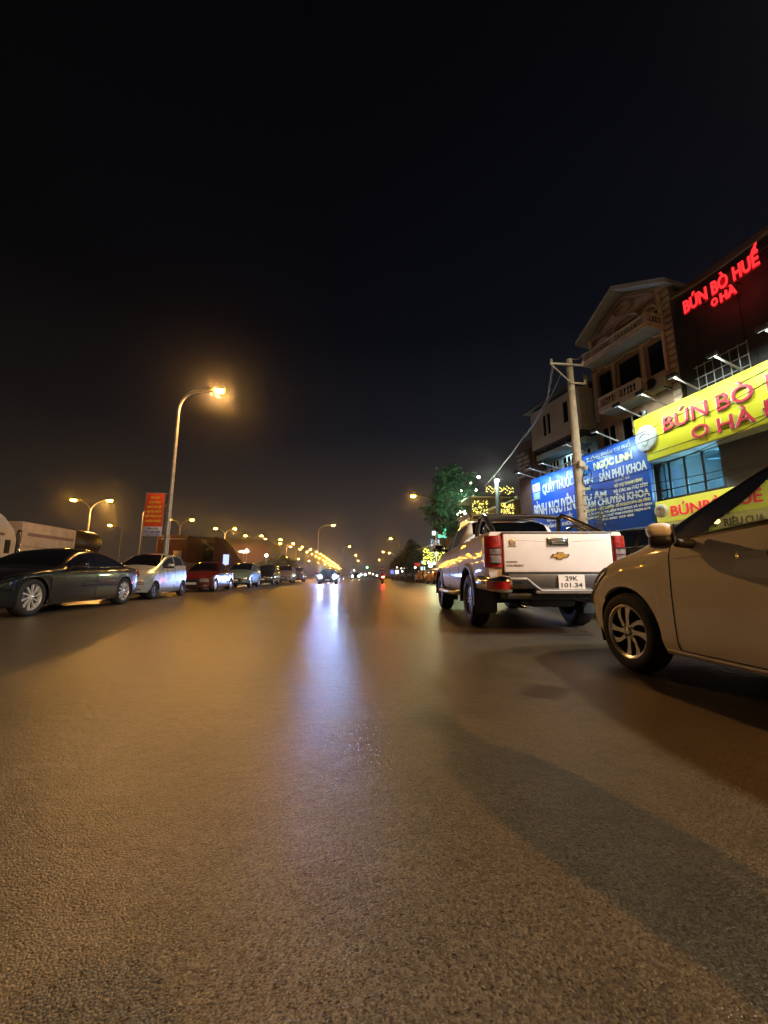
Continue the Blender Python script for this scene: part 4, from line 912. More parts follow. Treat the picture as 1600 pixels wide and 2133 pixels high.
for i, y in enumerate((11.25, 10.35, 9.3, 8.2, 7.1, 6.0, 4.9)):
    sign_lamp(y, 9.99, 9.05, 6.08, 6.38, 190, (.90, 1, .90), ['first flood lamp arm from the left end of the big yellow sign', 'second flood lamp arm on the big yellow sign', 'third flood lamp arm on the big yellow sign', 'fourth flood lamp arm on the big yellow sign, near the photo edge', 'fifth flood lamp arm of the big yellow sign, beyond the photo edge', 'sixth flood lamp arm of the big yellow sign, beyond the photo edge', 'seventh flood lamp arm of the big yellow sign, beyond the photo edge'][i], (10.0, y, 5.6), 'flood lamps over the big yellow sign')
# blue clinic sign and blue pharmacy sign
BL = mat('sign_blue', (.008, .075, .38), .4, var=.06, scale=2); BL2 = mat('sign_blue_bright', (.008, .10, .62), .4, var=.05, scale=2)
LW = mat('letter_pale', (.66, .74, .70), .5); LW2 = mat('letter_pale_yellow', (.66, .68, .38), .5)
cs = thing('clinic_sign', 'big dark blue sign covered in pale lettering, right of the concrete pole', 'sign', (0, 0, 0))
g = MB(); g.rbox(10.0, 10.12, 11.2, 14.28, 1.75, 5.52, .012); g.build('panel', BL, cs)
def col_text(parent, rows, X, f=lambda z: z, hs=1):
    for (tx, y0, y1, z, h, m, b) in rows: z = f(z); h *= hs; put_text('lettering', tx, facing_left(X, y0, z), h/.72, m, parent, width=y0-y1, bold=b, extrude=.006)
DKW = mat('letter_dim', (.36, .42, .46), .5)
col_text(cs, [('PHÒNG KHÁM TẠI PHỐ', 13.65, 11.75, 5.02, .22, DKW, .006), ('NGỌC LINH', 13.35, 11.72, 4.55, .32, LW2, .02), ('CHUYÊN', 14.35, 13.45, 4.02, .20, LW, .010), ('SẢN PHỤ KHOA', 13.15, 11.25, 3.95, .38, LW, .012),
    ('KHÁM', 14.3, 13.6, 3.68, .20, LW2, .010), ('SIÊU ÂM', 14.3, 12.9, 3.22, .26, LW, .010), ('BÁC SĨ', 12.5, 11.9, 3.74, .12, DKW, .006), ('VŨ THỊ THANH BÌNH', 12.55, 11.45, 3.50, .13, LW2, .007), ('VÀ CÁC BS PHỤ SẢN', 12.6, 11.3, 3.26, .14, LW, .007),
    ('KHÁM CHUYÊN KHOA', 14.2, 11.25, 2.86, .30, LW, .012), ('SIÊU ÂM 4D - XÉT NGHIỆM - KẾ HOẠCH HÓA GIA ĐÌNH', 13.9, 11.25, 2.66, .12, LW2, .006), ('ĐIỀU TRỊ VIÊM NHIỄM PHỤ KHOA VÀ VÔ SINH', 13.8, 11.22, 2.48, .10, LW, .005), ('KHÁM THAI, QUẢN LÝ THAI NGHÉN TRỌN GÓI', 13.9, 11.3, 2.32, .09, LW, .005), ('ĐT: 0981 213 456', 13.2, 11.9, 2.16, .09, LW, .005)], 9.992, lambda z: 4.78+(z-4.55)*.83, .83)
g = MB(); T = facing_left(9.985, 13.85, 4.95)@Matrix(((1, 0, 0, 0), (0, 0, 1, 0), (0, 1, 0, 0), (0, 0, 0, 1))); g.lathe([(.27, -.01), (.27, .015), (.0, .018)], 28, T); el = g.build('emblem', mat('emblem_sky', (.06, .35, .75), .4), cs)
g = MB(); g.lathe([(.15, .012), (.15, .03), (.09, .03), (.09, .012)], 24, T, 0, 4.6); g.build('emblem_ring', LW, el)
ph = thing('pharmacy_sign', 'bright royal blue pharmacy sign with big white serif words, left of the concrete pole', 'sign', (0, 0, 0))
g = MB(); g.rbox(9.92, 10.10, 14.32, 16.9, 2.3, 5.25, .012); g.build('panel', BL2, ph)
WHL = mat('letter_white', (.80, .86, .88), .4)
col_text(ph, [('QUẦY THUỐC', 16.15, 14.34, 4.42, .42, WHL, .012), ('BÌNH NGUYÊN', 16.78, 14.34, 3.44, .58, WHL, .014), ('ĐỦ CÁC LOẠI THUỐC', 16.0, 14.5, 3.12, .16, WHL, .006), ('TƯ VẤN SỨC KHỎE', 16.3, 14.6, 2.85, .14, WHL, .006)], 9.912)
g = MB(); g.rbox(9.895, 9.918, 16.30, 16.78, 4.60, 4.98, .006); lg = g.build('logo_board', WHL, ph)
g = MB(); g.tube([(9.885, 16.70, 4.68), (9.885, 16.64, 4.88), (9.885, 16.58, 4.68)], .02, 6); g.tube([(9.885, 16.44+.08*math.cos(a), 4.78+.08*math.sin(a)) for a in np.linspace(.6, 5.6, 14)], .02, 6); g.build('logo_mark', mat('logo_red', (.45, .10, .12), .5), lg)
g = MB(); g.rbox(9.895, 9.918, 16.32, 16.76, 4.22, 4.57, .04); g.build('logo_strip', mat('logo_green', (.35, .62, .55), .5), ph)
for i, (y, lb) in enumerate(((16.6, 'leftmost lamp arm of the blue pharmacy sign'), (15.8, 'second lamp arm of the blue pharmacy sign'), (15.0, 'third lamp arm of the blue pharmacy sign, nearest the pole'))):
    sign_lamp(y, 9.93, 8.95, 5.27, 5.45, 180, (.62, .88, 1), lb, (9.92, y, 3.9), 'lamps over the blue pharmacy sign')
for i, (y, lb) in enumerate(((13.6, 'lamp arm at the left of the clinic sign top'), (12.2, 'lamp arm at the right of the clinic sign top'))):
    sign_lamp(y, 10.0, 8.95, 5.54, 5.8, 210, (.62, .90, 1), lb, (10, y, 3.6), 'lamps over the dark blue clinic sign')

for o in list(SC.objects):
    if o.parent is None and o.type == 'EMPTY' and o.get('label'):
        lb_ = o['label']
        if o.name.startswith(('shop_sign', 'menu_board', 'neon_sign')) or (o.name.startswith('sign_lamp') and 'yellow' in lb_): turn(o, TR)
        elif o.name.startswith(('clinic_sign', 'pharmacy_sign')) or (o.name.startswith('sign_lamp') and 'yellow' not in lb_): turn(o, TH)
fl = thing('added_flood_lamp', 'added white floodlight beyond the right photo edge, lighting the pickup tailgate', 'lamp', (7.4, .6, 4.6))  # added white light to brighten the tailgate, its real source is unseen
g = MB(); g.rbox(-.14, .14, -.08, .08, -.12, .12, .02); g.build('lamp_head', DKM, fl); g = MB(); g.tube([(0, 0, .1), (1.0, 0, .35), (3.3, 0, .35)], .025, 8); g.build('arm', STEEL, fl)
g = MB(); g.rbox(-.12, .12, .081, .09, -.1, .1, .004); g.build('lamp_glass', emis('flood_glass', (.9, 1, .95), 6), fl)
light('SPOT', 'lamp_light', (0, .12, 0), 2400, (.95, .95, 1.0), fl, .35, 125, (-4.2, 5.0, -4.0), .7)

f2 = thing('added_flood_lamp', 'added warm floodlight filling in the shop light, beyond the right photo edge', 'lamp', (8.6, .6, 9.3))  # added fill, stands in for the shop light reaching the road from the right
g = MB(); g.rbox(-.10, .16, -.30, .30, -.20, .20, .02); g.build('lamp_head', DKM, f2); g = MB(); g.tube([(.1, 0, 0), (2.6, 0, -.3)], .03, 8); g.build('arm', STEEL, f2)
g = MB(); g.rbox(-.115, -.101, -.27, .27, -.17, .17, .004); g.build('lamp_glass', emis('flood_glass_warm', (1, .9, .65), 6), f2)
light('SPOT', 'lamp_light', (-.16, 0, -.02), 6200, (1.0, .84, .55), f2, .35, 130, (-6.4, 4.0, -9.3), .6)

for i in range(6):
    a_ = Vector((6.90, 10.30, 4.1-.14*i)); b_ = on_front(1222+9*i, 925+22*i, 9.95, TH); q_ = Matrix.Rotation(TH, 3, 'Z')@(Vector((9.95, b_[0], 0))-PIV)+PIV; q_.z = b_[1]
    cable('cable', ['topmost thin drop wire from the pole to the clinic sign', 'second thin drop wire from the pole to the clinic sign', 'third thin drop wire from the pole to the clinic sign', 'fourth thin drop wire from the pole to the clinic sign', 'fifth thin drop wire from the pole to the clinic sign', 'lowest thin drop wire from the pole to the clinic sign'][i], [a_, q_], .009, .12+.07*(i % 3), wob=.015, group='drop wires between pole and clinic sign')
# ================================================================== buildings on the right
DW = mat('dark_render_wall', (.055, .045, .04), .85, var=.2, scale=1.5, bump=.004, bscale=20)
TAN = mat('tan_wall', (.52, .50, .38), .85, var=.14, scale=1.2, bump=.003, bscale=30)
BRK = mat('brown_stucco', (.42, .29, .20), .85, var=.2, scale=2, bump=.004, bscale=25)
CRM = mat('cream_trim', (.72, .60, .44), .75, var=.15, scale=4)
SOF = mat('soffit_grey', (.55, .60, .54), .8, var=.1)
WIN = glass('dark_window_glass', (.02, .025, .03)); FRW = mat('window_frame_white', (.62, .60, .52), .5); FRD = mat('window_frame_dark', (.035, .03, .028), .5); INT = mat('dark_room', (.012, .010, .009), .9)
def wall_open(g, X0, X1, y0, y1, z0, z1, holes):
    """front wall slab with rectangular openings (ya, yb, za, zb), built as butting blocks"""
    ys = sorted({y0, y1}|{h[0] for h in holes}|{h[1] for h in holes}); zs = sorted({z0, z1}|{h[2] for h in holes}|{h[3] for h in holes})
    for a, b in zip(ys, ys[1:]):
        run = None
        for c, d in zip(zs, zs[1:]):
            my, mz = (a+b)/2, (c+d)/2; hole = any(h[0] < my < h[1] and h[2] < mz < h[3] for h in holes)
            if not hole: run = [c, d] if run is None else [run[0], d]
            if hole and run: g.box(X0, X1, a, b, run[0], run[1]); run = None
        if run: g.box(X0, X1, a, b, run[0], run[1])
def window(parent, X, ya, yb, za, zb, fm=FRW, gm=None, mull=1, trans=0, fw=.05, sill=True, name='window'):
    g = MB()
    g.rbox(X-.03, X+.06, ya-fw, ya, za-fw, zb+fw, .006); g.rbox(X-.03, X+.06, yb, yb+fw, za-fw, zb+fw, .006)
    g.rbox(X-.028, X+.058, ya, yb, zb, zb+fw, .006); g.rbox(X-.028, X+.058, ya, yb, za-fw, za, .006)
    for i in range(mull): y = ya+(yb-ya)*(i+1)/(mull+1); g.rbox(X-.015, X+.045, y-.022, y+.022, za, zb, .004)
    for i in range(trans): z = za+(zb-za)*(i+1)/(trans+1); g.rbox(X-.012, X+.042, ya, yb, z-.018, z+.018, .004)
    f = g.build(name, fm, parent)
    g = MB(); g.box(X+.02, X+.026, ya, yb, za, zb); g.build('pane', gm or WIN, f)
    if gm is None: g = MB(); g.box(X+.16, X+.17, ya-.02, yb+.02, za-.02, zb+.02); g.build('dark_room_sheet', INT, f)  # near-black sheet, the darkness of the unlit room painted behind the pane
    return f
# --- dark restaurant block
rb_ = thing('restaurant_building', 'dark restaurant building carrying the yellow signs and the red neon letters', 'building', (0, 0, 0))
g = MB(); wall_open(g, 10.6, 10.85, -3, 11.6, 0, 6.1, [(9.45, 11.38, 3.30, 4.5), (3.4, 11.0, 0, 1.95)]); 
g.box(10.85, 20, 11.35, 11.6, 0, 6.1); g.box(10.85, 20, -3, -2.75, 0, 6.1); g.box(10.85, 20, 10.1, 11.35, 5.85, 6.08); g.box(10.85, 20, -2.75, 9.85, 9.5, 9.7); g.box(19.7, 19.95, -2.75, 11.35, 0, 6.0)
g.build('wall', DW, rb_)
g = MB(); g.box(10.6, 10.85, -3, 10.1, 6.102, 9.8); g.box(10.85, 20, 9.85, 10.1, 6.102, 9.8); g.box(10.85, 20, -3, -2.75, 6.102, 9.8)
for y in np.arange(-2.4, 10, 1.2): g.rbox(10.585, 10.598, y, y+.02, 6.2, 9.6, .003)
g.build('upper_wall', mat('darkened_upper_wall', (.006, .0055, .0055), .6, var=.3, scale=1.5), rb_)  # wall colour darkened to offset the lamp light that falls on it
ROOM = mat('room_wall_blue', (.30, .60, .72), .8)
g = MB(); g.box(10.86, 14.0, 9.0, 11.34, 3.0, 3.04); g.box(13.95, 14.0, 9.0, 11.34, 3.04, 5.2); g.box(10.86, 13.95, 8.96, 9.0, 3.0, 5.2); g.box(10.86, 13.95, 9.0, 11.34, 5.2, 5.24); g.build('room', ROOM, rb_)
light('AREA', 'room_light', (12.2, 10.2, 4.95), 130, (.30, .72, 1.0), rb_, 1.6, target=(12.2, 10.2, 0))
light('POINT', 'room_lamp', (11.8, 10.2, 3.6), 420, (.26, .68, 1.0), rb_, .3)
w_ = window(rb_, 10.62, 9.45, 11.38, 3.30, 4.5, FRD, GL_W, 0, 0, .06)
g = MB()
for y in (9.95, 10.5, 11.02): g.rbox(10.60, 10.66, y-.03, y+.03, 3.30, 4.5, .005)
g.rbox(10.60, 10.655, 9.45, 11.38, 3.55, 3.58, .004); g.build('mullion', FRD, w_)
fn = thing('ceiling_fan', 'ceiling fan behind the lit blue window', 'fan', (12.3, 10.3, 4.55)); FD = mat('fan_dark', (.06, .10, .12), .5)
g = MB(); g.tube([(0, 0, 0), (0, 0, .62)], .02, 8); g.lathe([(0, -.06), (.10, -.04), (.11, .04), (0, .07)], 16, Matrix.Rotation(math.pi/2, 4, 'X')); g.build('motor', FD, fn)
for i in range(3):
    g = MB(); M = Matrix.Rotation(2.094*i+.4, 4, 'Z'); g.rbox(.10, .62, -.06, .06, -.012, .0, .004, M); g.build('blade', FD, fn)
g = MB(); g.tube([(10.35, 11.40, .13), (10.35, 11.40, 6.4)], .05, 10); g.build('drain_pipe', mat('pipe_grey', (.25, .3, .33), .5), rb_)
g = MB(); g.rbox(10.45, 10.598, 8.6, 11.0, 5.9, 6.9, .01); 
g = MB()
for y in np.arange(8.2, 9.6, .22): g.tube([(10.3, y, 6.05), (10.3, y, 7.0)], .012, 6)
for z in (6.3, 6.6, 6.95): g.tube([(10.3, 8.2, z), (10.3, 9.6, z)], .014, 6)
g.build('roof_rack', mat('rack', (.3, .3, .3), .5, .5), rb_)
g = MB(); g.rbox(10.5, 10.598, -3, 10.1, 9.66, 9.86, .01); g.build('parapet_cap', mat('cap_brown', (.12, .07, .05), .7), rb_)
g = MB(); g.box(10.9, 10.95, 3.4, 11.0, 0, 1.95); g.build('shop_front', mat('shop_glow', (.30, .24, .16), .8, emit=(1, .7, .4), estr=.06), rb_)
# --- ornate four-storey house
oh = thing('ornate_house', 'narrow ornate four-storey house with a gable and balustrade balconies', 'building', (0, 0, 0))
Y0, Y1, XF = 10.35, 13.70, 10.75
holes = [(12.84, 13.42, 7.4, 8.82), (11.65, 12.52, 7.4, 8.82), (10.79, 11.33, 7.4, 8.82), (12.92, 13.47, 5.70, 6.55), (11.8, 12.6, 5.6, 6.6), (12.75, 13.25, 9.3, 10.0), (11.55, 12.45, 9.3, 10.25), (10.8, 11.3, 9.3, 10.0)]
g = MB(); wall_open(g, XF, XF+.25, Y0, Y1, 6.12, 10.5, holes); wall_open(g, XF, XF+.25, 11.65, Y1, 0, 6.12, [(a, b, c, min(d, 6.12)) for a, b, c, d in holes if c < 6.1])
g.box(XF+.25, 20, Y1-.25, Y1, 0, 10.5); g.box(XF+.25, 20, Y0, Y0+.25, 6.3, 10.5); g.box(XF+.25, 20, Y0+.25, Y1-.25, 6.9, 7.05); g.box(19.75, 20, Y0+.25, Y1-.25, 6.3, 10.5)
g.build('wall', BRK, oh)
ym = (Y0+Y1)/2
for h in holes: window(oh, XF+.03, h[0], h[1], h[2], h[3], CRM if h[2] > 6.9 else FRW, None, 1 if h[1]-h[0] > 1 or h[2] < 6.9 else 0, 0, .07)
# window mouldings, pilasters, string courses
g = MB()
for h in holes[:3]:
    a, b, c, d = h; m_ = (a+b)/2
    for y in (a-.16, b+.10): g.rbox(XF-.07, XF-.002, y, y+.06, c-.1, d+.1, .01)
    g.tube([(XF-.05, a-.16, d+.12), (XF-.07, m_-.12, d+.16), (XF-.09, m_, d+.30), (XF-.07, m_+.12, d+.16), (XF-.05, b+.16, d+.12)], .045, 8)
for h in holes[5:]:
    a, b, c, d = h; m_ = (a+b)/2; g.tube([(XF-.05, m_+(b-a)/2*1.15*math.cos(t), d-.05+.28*math.sin(t)) for t in np.linspace(0, math.pi, 12)], .05, 8)
for y in (Y0+.28, Y1-.14, 12.62, 11.43): g.rbox(XF-.10, XF-.003, y, y+.10, 6.9, 9.05, .015)
for y in (Y0+.28, Y1-.16): g.rbox(XF-.10, XF-.003, y, y+.12, 9.2, 10.45, .015)
for z in np.arange(6.4, 10.3, .24): g.rbox(XF-.05, XF-.002, Y0+.0, Y0+.26, z, z+.15, .012)
g.build('moulding', CRM, oh)
def balcony(parent, X, xo, ya, yb, z, rail=.62):
    g = MB(); g.rbox(xo, X-.002, ya, yb, z, z+.12, .015); g.rbox(xo-.05, X-.004, ya-.05, yb+.05, z+.12, z+.17, .01); s_ = g.build('balcony', CRM, parent)
    g = MB(); g.box(xo+.04, X-.01, ya+.04, yb-.04, z-.006, z-.002); g.build('soffit', SOF, s_)
    g = MB(); g.rbox(xo-.02, xo+.12, ya-.02, yb+.02, z+.17+rail, z+.25+rail, .015); g.rbox(xo, xo+.10, ya, yb, z+.171, z+.25, .01)
    for y in (ya, yb): g.rbox(xo+.12, X-.004, y-.05, y+.05, z+.17+rail, z+.25+rail, .015)
    for y in (ya-.02, yb-.12, (ya+yb)/2-.07): g.rbox(xo-.01, xo+.11, y, y+.14, z+.25, z+.17+rail, .01)
    g.build('handrail', CRM, s_)
    g = MB(); n = int((yb-ya)/.135)
    def bal(g, px, py):
        M = Matrix.Translation((px, py, z+.25))@Matrix.Rotation(math.pi/2, 4, 'X'); k = (rail-.08)
        g.lathe([(.030, 0), (.034, k*.08), (.020, k*.18), (.042, k*.38), (.022, k*.62), (.018, k*.8), (.032, k*.93), (.030, k)], 8, M)
    for i in range(n): bal(g, xo+.05, ya+.14+(yb-ya-.28)*i/(n-1))
    g.build('balustrade', CRM, s_)
    for y in (ya, yb):
        g = MB()
        for i in range(4): bal(g, xo+.2+i*.15, y)
        g.build('balustrade', CRM, s_)
balcony(oh, XF, 9.95, Y0+.28, 13.36, 9.06, .27)
balcony(oh, XF, 10.0, 11.2, 12.87, 6.86, .38)
# gable with overhanging roof
g = MB(); g.prism([(Y0, 10.502), (Y1, 10.502), (Y1, 10.56), (ym, 11.52), (Y0, 10.56)], 0, .2, Matrix(((0, 1, 0, XF), (1, 0, 0, 0), (0, 0, 1, 0), (0, 0, 0, 1)))); g.build('gable', CRM, oh)
g = MB(); XO = 10.22
for sd in (1, -1):
    ye_ = ym+sd*(1.675+.22); zt, ze = 11.72, 10.55
    A = [Vector((XO, ym, zt)), Vector((XO, ye_, ze)), Vector((16, ye_, ze)), Vector((16, ym, zt))]; B = [a+Vector((0, 0, -.16)) for a in A]
    g.add(A+B, [(0, 1, 2, 3), (7, 6, 5, 4), (0, 4, 5, 1), (1, 5, 6, 2), (2, 6, 7, 3), (3, 7, 4, 0)])
g.build('roof', SOF, oh)
g = MB(); g.tube([(XF-.08, ym+1.2, 10.62), (XF-.08, ym, 11.32), (XF-.08, ym-1.2, 10.62)], .07, 8); g.tube([(XF-.06, ym+.36*math.cos(a), 10.85+.2*math.sin(a)) for a in np.linspace(0, 6.28, 18)], .05, 8, closed=False)
g.rbox(XF-.09, XF-.003, Y0, Y1, 10.40, 10.50, .015); g.build('gable_moulding', BRK, oh)
ac = thing('air_conditioner', 'outdoor air conditioner unit on brackets at the right of the ornate house', 'air conditioner', (10.5, 10.95, 6.95))
g = MB(); g.rbox(-.15, .15, -.40, .40, 0, .55, .03); g.build('casing', mat('ac_casing', (.5, .48, .42), .5), ac)
g = MB(); g.lathe([(.21, -.01), (.21, .02), (.18, .02), (.18, -.01)], 24, Matrix.Translation((-.155, .1, .28))@Matrix.Rotation(-math.pi/2, 4, 'Z')); g.lathe([(0, .005), (.18, .005)], 24, Matrix.Translation((-.155, .1, .28))@Matrix.Rotation(math.pi/2, 4, 'Z')); g.build('fan_grille', BLK, ac)
g = MB(); g.rbox(-.15, .24, -.35, -.3, -.05, -.002, .01); g.rbox(-.15, .24, .3, .35, -.05, -.002, .01); g.build('bracket', DKM, ac)
# --- plain tan house with overhanging upper storey and the pale blue balcony below
th = thing('tan_house', 'plain tan house with an overhanging upper storey and sloping metal roof edge', 'building', (0, 0, 0))
hs = [(15.74, 15.92, 7.05, 8.02), (15.46, 15.64, 7.05, 8.02), (14.40, 14.66, 7.2, 8.12)]
g = MB(); wall_open(g, 10.0, 10.2, 13.75, 16.74, 6.62, 8.46, hs); g.box(10.2, 18, 16.54, 16.74, 6.62, 8.46); g.box(10.2, 18, 13.75, 13.95, 6.62, 8.46); g.box(10.2, 18, 13.95, 16.54, 6.62, 6.76); g.box(10.3, 10.5, 13.72, 13.745, 6.62, 9.0); g.build('upper_wall', TAN, th)
for h in hs: window(th, 10.02, *h, FRW, None, 0, 0, .045)
g = MB(); A = [Vector((9.7, 13.75, 8.66)), Vector((9.7, 17.0, 8.56)), Vector((18, 17.0, 9.4)), Vector((18, 13.75, 9.5))]; B = [a-Vector((0, 0, .09)) for a in A]
g.add(A+B, [(0, 1, 2, 3), (7, 6, 5, 4), (0, 4, 5, 1), (1, 5, 6, 2), (2, 6, 7, 3), (3, 7, 4, 0)]); g.build('roof', mat('metal_roof', (.10, .11, .11), .5, .3), th)
g = MB(); g.box(10.02, 18, 13.77, 16.72, 6.52, 6.617)
for y in np.arange(13.9, 16.6, .4): g.rbox(10.05, 11.4, y, y+.07, 6.44, 6.518, .005)
g.build('floor_beams', mat('beam_dark', (.05, .045, .045), .8), th)
LB = mat('pale_blue_render', (.34, .55, .60), .8, var=.08)
lo = [(15.9, 16.5, 4.9, 6.0), (14.95, 15.65, 4.9, 6.0), (14.1, 14.7, 4.9, 6.0)]
g = MB(); wall_open(g, 10.7, 10.9, 13.75, 16.74, 0, 6.43, lo); g.box(10.9, 18, 16.54, 16.74, 0, 6.43); g.box(10.9, 18, 13.75, 13.95, 0, 6.43); g.build('lower_wall', LB, th)
for h in lo: window(th, 10.72, *h, FRW, None, 2, 1, .05)
g = MB(); g.rbox(10.15, 10.698, 13.8, 16.7, 6.12, 6.36, .01); g.build('lintel', LB, th)
g = MB(); g.rbox(10.15, 10.698, 13.8, 16.7, 4.45, 4.60, .01)
for y in np.arange(13.85, 16.65, .30): g.rbox(10.2, 10.24, y, y+.04, 4.60, 5.50, .004)
g.rbox(10.19, 10.25, 13.82, 16.66, 5.501, 5.55, .005); g.build('balcony', FRW, th)
light('AREA', 'balcony_light', (10.42, 15.2, 6.05), 9, (.50, .85, 1.0), th, .5, target=(10.55, 15.2, 0))
# --- brown building with lettered board
bb = thing('brown_building', 'dark brown building with a board of pale lettering, left of the tan house', 'building', (0, 0, 0))
g = MB(); wall_open(g, 10.1, 10.3, 16.8, 18.0, 0, 7.3, []); g.box(10.3, 19, 17.8, 18.0, 0, 7.3); g.box(10.3, 19, 16.8, 17.0, 0, 7.3); g.box(10.3, 19, 17.0, 17.8, 7.1, 7.25); g.build('wall', mat('maroon_wall', (.13, .075, .065), .85, var=.2, scale=2), bb)
lb = thing('lettered_board', 'dim board with rows of pale lettering on the brown building', 'sign', (0, 0, 0))
g = MB(); g.rbox(9.98, 10.08, 16.95, 17.95, 5.45, 6.85, .01); g.build('panel', mat('board_dark', (.06, .065, .06), .6), lb)
col_text(lb, [('BẢO HÀNH', 17.9, 17.3, 6.62, .13, DKW, .006), ('ĐIỆN MÁY', 17.9, 17.05, 6.40, .12, DKW, .006), ('SỬA CHỮA', 17.9, 17.0, 6.18, .12, DKW, .006), ('CỬA NHÔM', 17.9, 17.1, 5.96, .12, DKW, .006), ('MÁI TÔN', 17.9, 17.05, 5.74, .13, DKW, .006), ('INOX', 17.9, 17.4, 5.53, .12, DKW, .006)], 9.972)
for o_ in (rb_, fn): turn(o_, TR)
for o_ in (oh, ac, th, bb, lb): turn(o_, TH)
# --- farther buildings
def far_block(name, label, X, y0, y1, h, m, rows=2, cols=3, lit=()):
    t = thing(name, label, 'building', (0, 0, 0)); g = MB(); hl = []
    cw = (y1-y0)/cols
    for r in range(rows):
        for c in range(cols): hl.append((y0+cw*(c+.28), y0+cw*(c+.72), 3.2+r*3.0, 4.7+r*3.0))
    hl = [q for q in hl if q[3] < h-.3]
    wall_open(g, X, X+.25, y0, y1, 0, h, hl); g.box(X+.25, X+9, y0, y0+.25, 0, h); g.box(X+.25, X+9, y1-.25, y1, 0, h); g.box(X+.25, X+9, y0+.25, y1-.25, h-.3, h-.1); g.build('wall', m, t)
    for i, q in enumerate(hl): window(t, X+.03, *q, FRW, None, 1, 0, .06)
    g = MB(); g.rbox(X-.35, X-.002, y0, y1, 2.7, 2.82, .01); g.rbox(X-.1, X-.002, y0, y1, h-.22, h+.02, .01); g.build('ledge', CRM, t); return t
far_block('shop_house', 'ochre shop house behind the string lights, left of the brown building', 12.4, 25.5, 33, 6.4, mat('ochre_wall', (.26, .19, .10), .85, var=.2), 1, 3)
far_block('shop_house', 'brown shop house behind the big green tree', 12.6, 33.4, 41, 8.2, mat('brown_wall', (.19, .14, .09), .85, var=.2), 2, 3)
far_block('shop_house', 'tall narrow brown building at the left edge of the tree, above the yellow fairy lights', 13.0, 46, 52, 9.4, mat('umber_wall', (.17, .11, .07), .85, var=.2), 2, 2)
far_block('shop_house', 'low far shop house beside the dark roadside trees', 15, 60, 75, 6, mat('grey_wall', (.15, .14, .13), .85), 1, 4)
# ================================================================== left background
WT = mat('truck_white', (.50, .47, .45), .45, var=.12, scale=3)
tr = thing('truck', 'white truck with a rounded cab fairing and box body, seen over the dark sedan roof', 'truck', (-16.0, 1.5, -.35))
M_ = Matrix(((0, 1, 0, 0), (1, 0, 0, 0), (0, 0, 1, 0), (0, 0, 0, 1)))
g = MB(); g.prism([(15.2, .8), (19.3, .8), (19.35, 2.9), (19.15, 3.35), (18.5, 3.9), (17.6, 4.35), (16.6, 4.6), (15.6, 4.65), (15.25, 3.2)], -2.5, 0, M_); cb = g.build('cab', WT, tr)
g = MB(); g.prism([(17.15, 3.45), (18.0, 3.4), (18.05, 3.75), (17.5, 4.0), (17.15, 4.0)], .002, .02, M_); g.build('side_window', mat('purple_glass', (.04, .03, .10), .15), cb)
g = MB(); g.prism([(18.72, 2.2), (19.02, 2.2), (19.02, 2.85), (18.72, 2.85)], .002, .02, M_); g.build('vent', BLK, cb)
g = MB(); g.rbox(.02, .05, 16.4, 18.6, 3.05, 3.15, .005); g.tube([(.03, 16.5+.25*i, 2.3+.22*math.sin(i*1.1)) for i in range(8)], .025, 6); g.build('side_stripe', mat('stripe_brown', (.22, .14, .12), .5), cb)
g = MB(); g.tube([(.0, 19.5, 1.2), (.0, 19.5, 3.25), (-.05, 19.55, 3.35)], .09, 10); g.build('exhaust_stack', CHR, tr)
g = MB(); g.rbox(-2.4, .0, 19.6, 23.6, 2.25, 3.85, .03); bx = g.build('cargo_box', mat('box_cream', (.48, .40, .33), .6, var=.2, scale=2), tr)
g = MB(); g.rbox(.003, .02, 20.0, 23.4, 3.15, 3.32, .004); g.rbox(.003, .015, 19.8, 23.55, 2.60, 2.63, .003); g.build('stripe', mat('stripe_brown', (.2, .1, .1)), bx)
g = MB(); g.box(-2.2, -.2, 15.3, 23.5, .6, .8); g.build('chassis', GAP, tr)
for y in (16.4, 21.2, 22.6): wheel(tr, 0, 0, 1, .5, .3, .3, (8, 'spoke')).matrix_local = Matrix.Translation((-.05, y, .85))@Matrix.Rotation(-math.pi/2, 4, 'Z')
tk = thing('tank_trailer', 'dark tank trailer just right of the white truck box', 'trailer', (-17.2, 27.2, .6))
g = MB(); g.lathe([(0, -1.5), (.6, -1.45), (.8, -1.2), (.8, 1.2), (.6, 1.45), (0, 1.5)], 24, Matrix.Translation((0, 0, 2.35))); g.build('tank', mat('tank_dark', (.06, .04, .03), .35, .4), tk)
g = MB(); g.box(-.8, .8, -1.6, 1.6, .9, 1.5); g.build('chassis', GAP, tk)
RB = mat('rust_red_panel', (.13, .030, .014), .7, var=.25, scale=2, bump=.01, bscale=8)
rc = thing('container_stack', 'rust red stack of steel panels behind the lamp pole with the banner', 'container', (-17.4, 46, 0))
g = MB(); g.rbox(-3.4, 0, 0, 6, 0, 5.4, .04)
for i in range(22): g.rbox(-3.3+i*.15, -3.23+i*.15, -.03, -.002, .2, 5.2, .01)
g.build('shell', RB, rc)
g = MB(); g.rbox(-1.5, -.6, -.06, -.035, 2.5, 3.6, .01); g.build('notice', mat('notice_pale', (.6, .45, .32), .6), rc)
g = MB(); g.rbox(-2.9, -.2, -.05, -.033, 4.9, 5.0, .01); g.build('top_rail', CRM, rc)
hb = thing('warehouse', 'hazy brown warehouse wall behind the round dark tree on the left', 'building', (0, 78, 0))
g = MB(); g.box(-29.5, -14.0, 0, 12, 0, 7.2); g.build('wall', mat('warehouse_wall', (.09, .052, .045), .85, var=.15), hb)
g = MB(); g.prism([(-30, 7.202), (-13.7, 7.202), (-14.2, 7.9), (-28.5, 8.3)], -.3, 12.3); g.build('roof', mat('roof_dark', (.06, .05, .05), .7), hb)
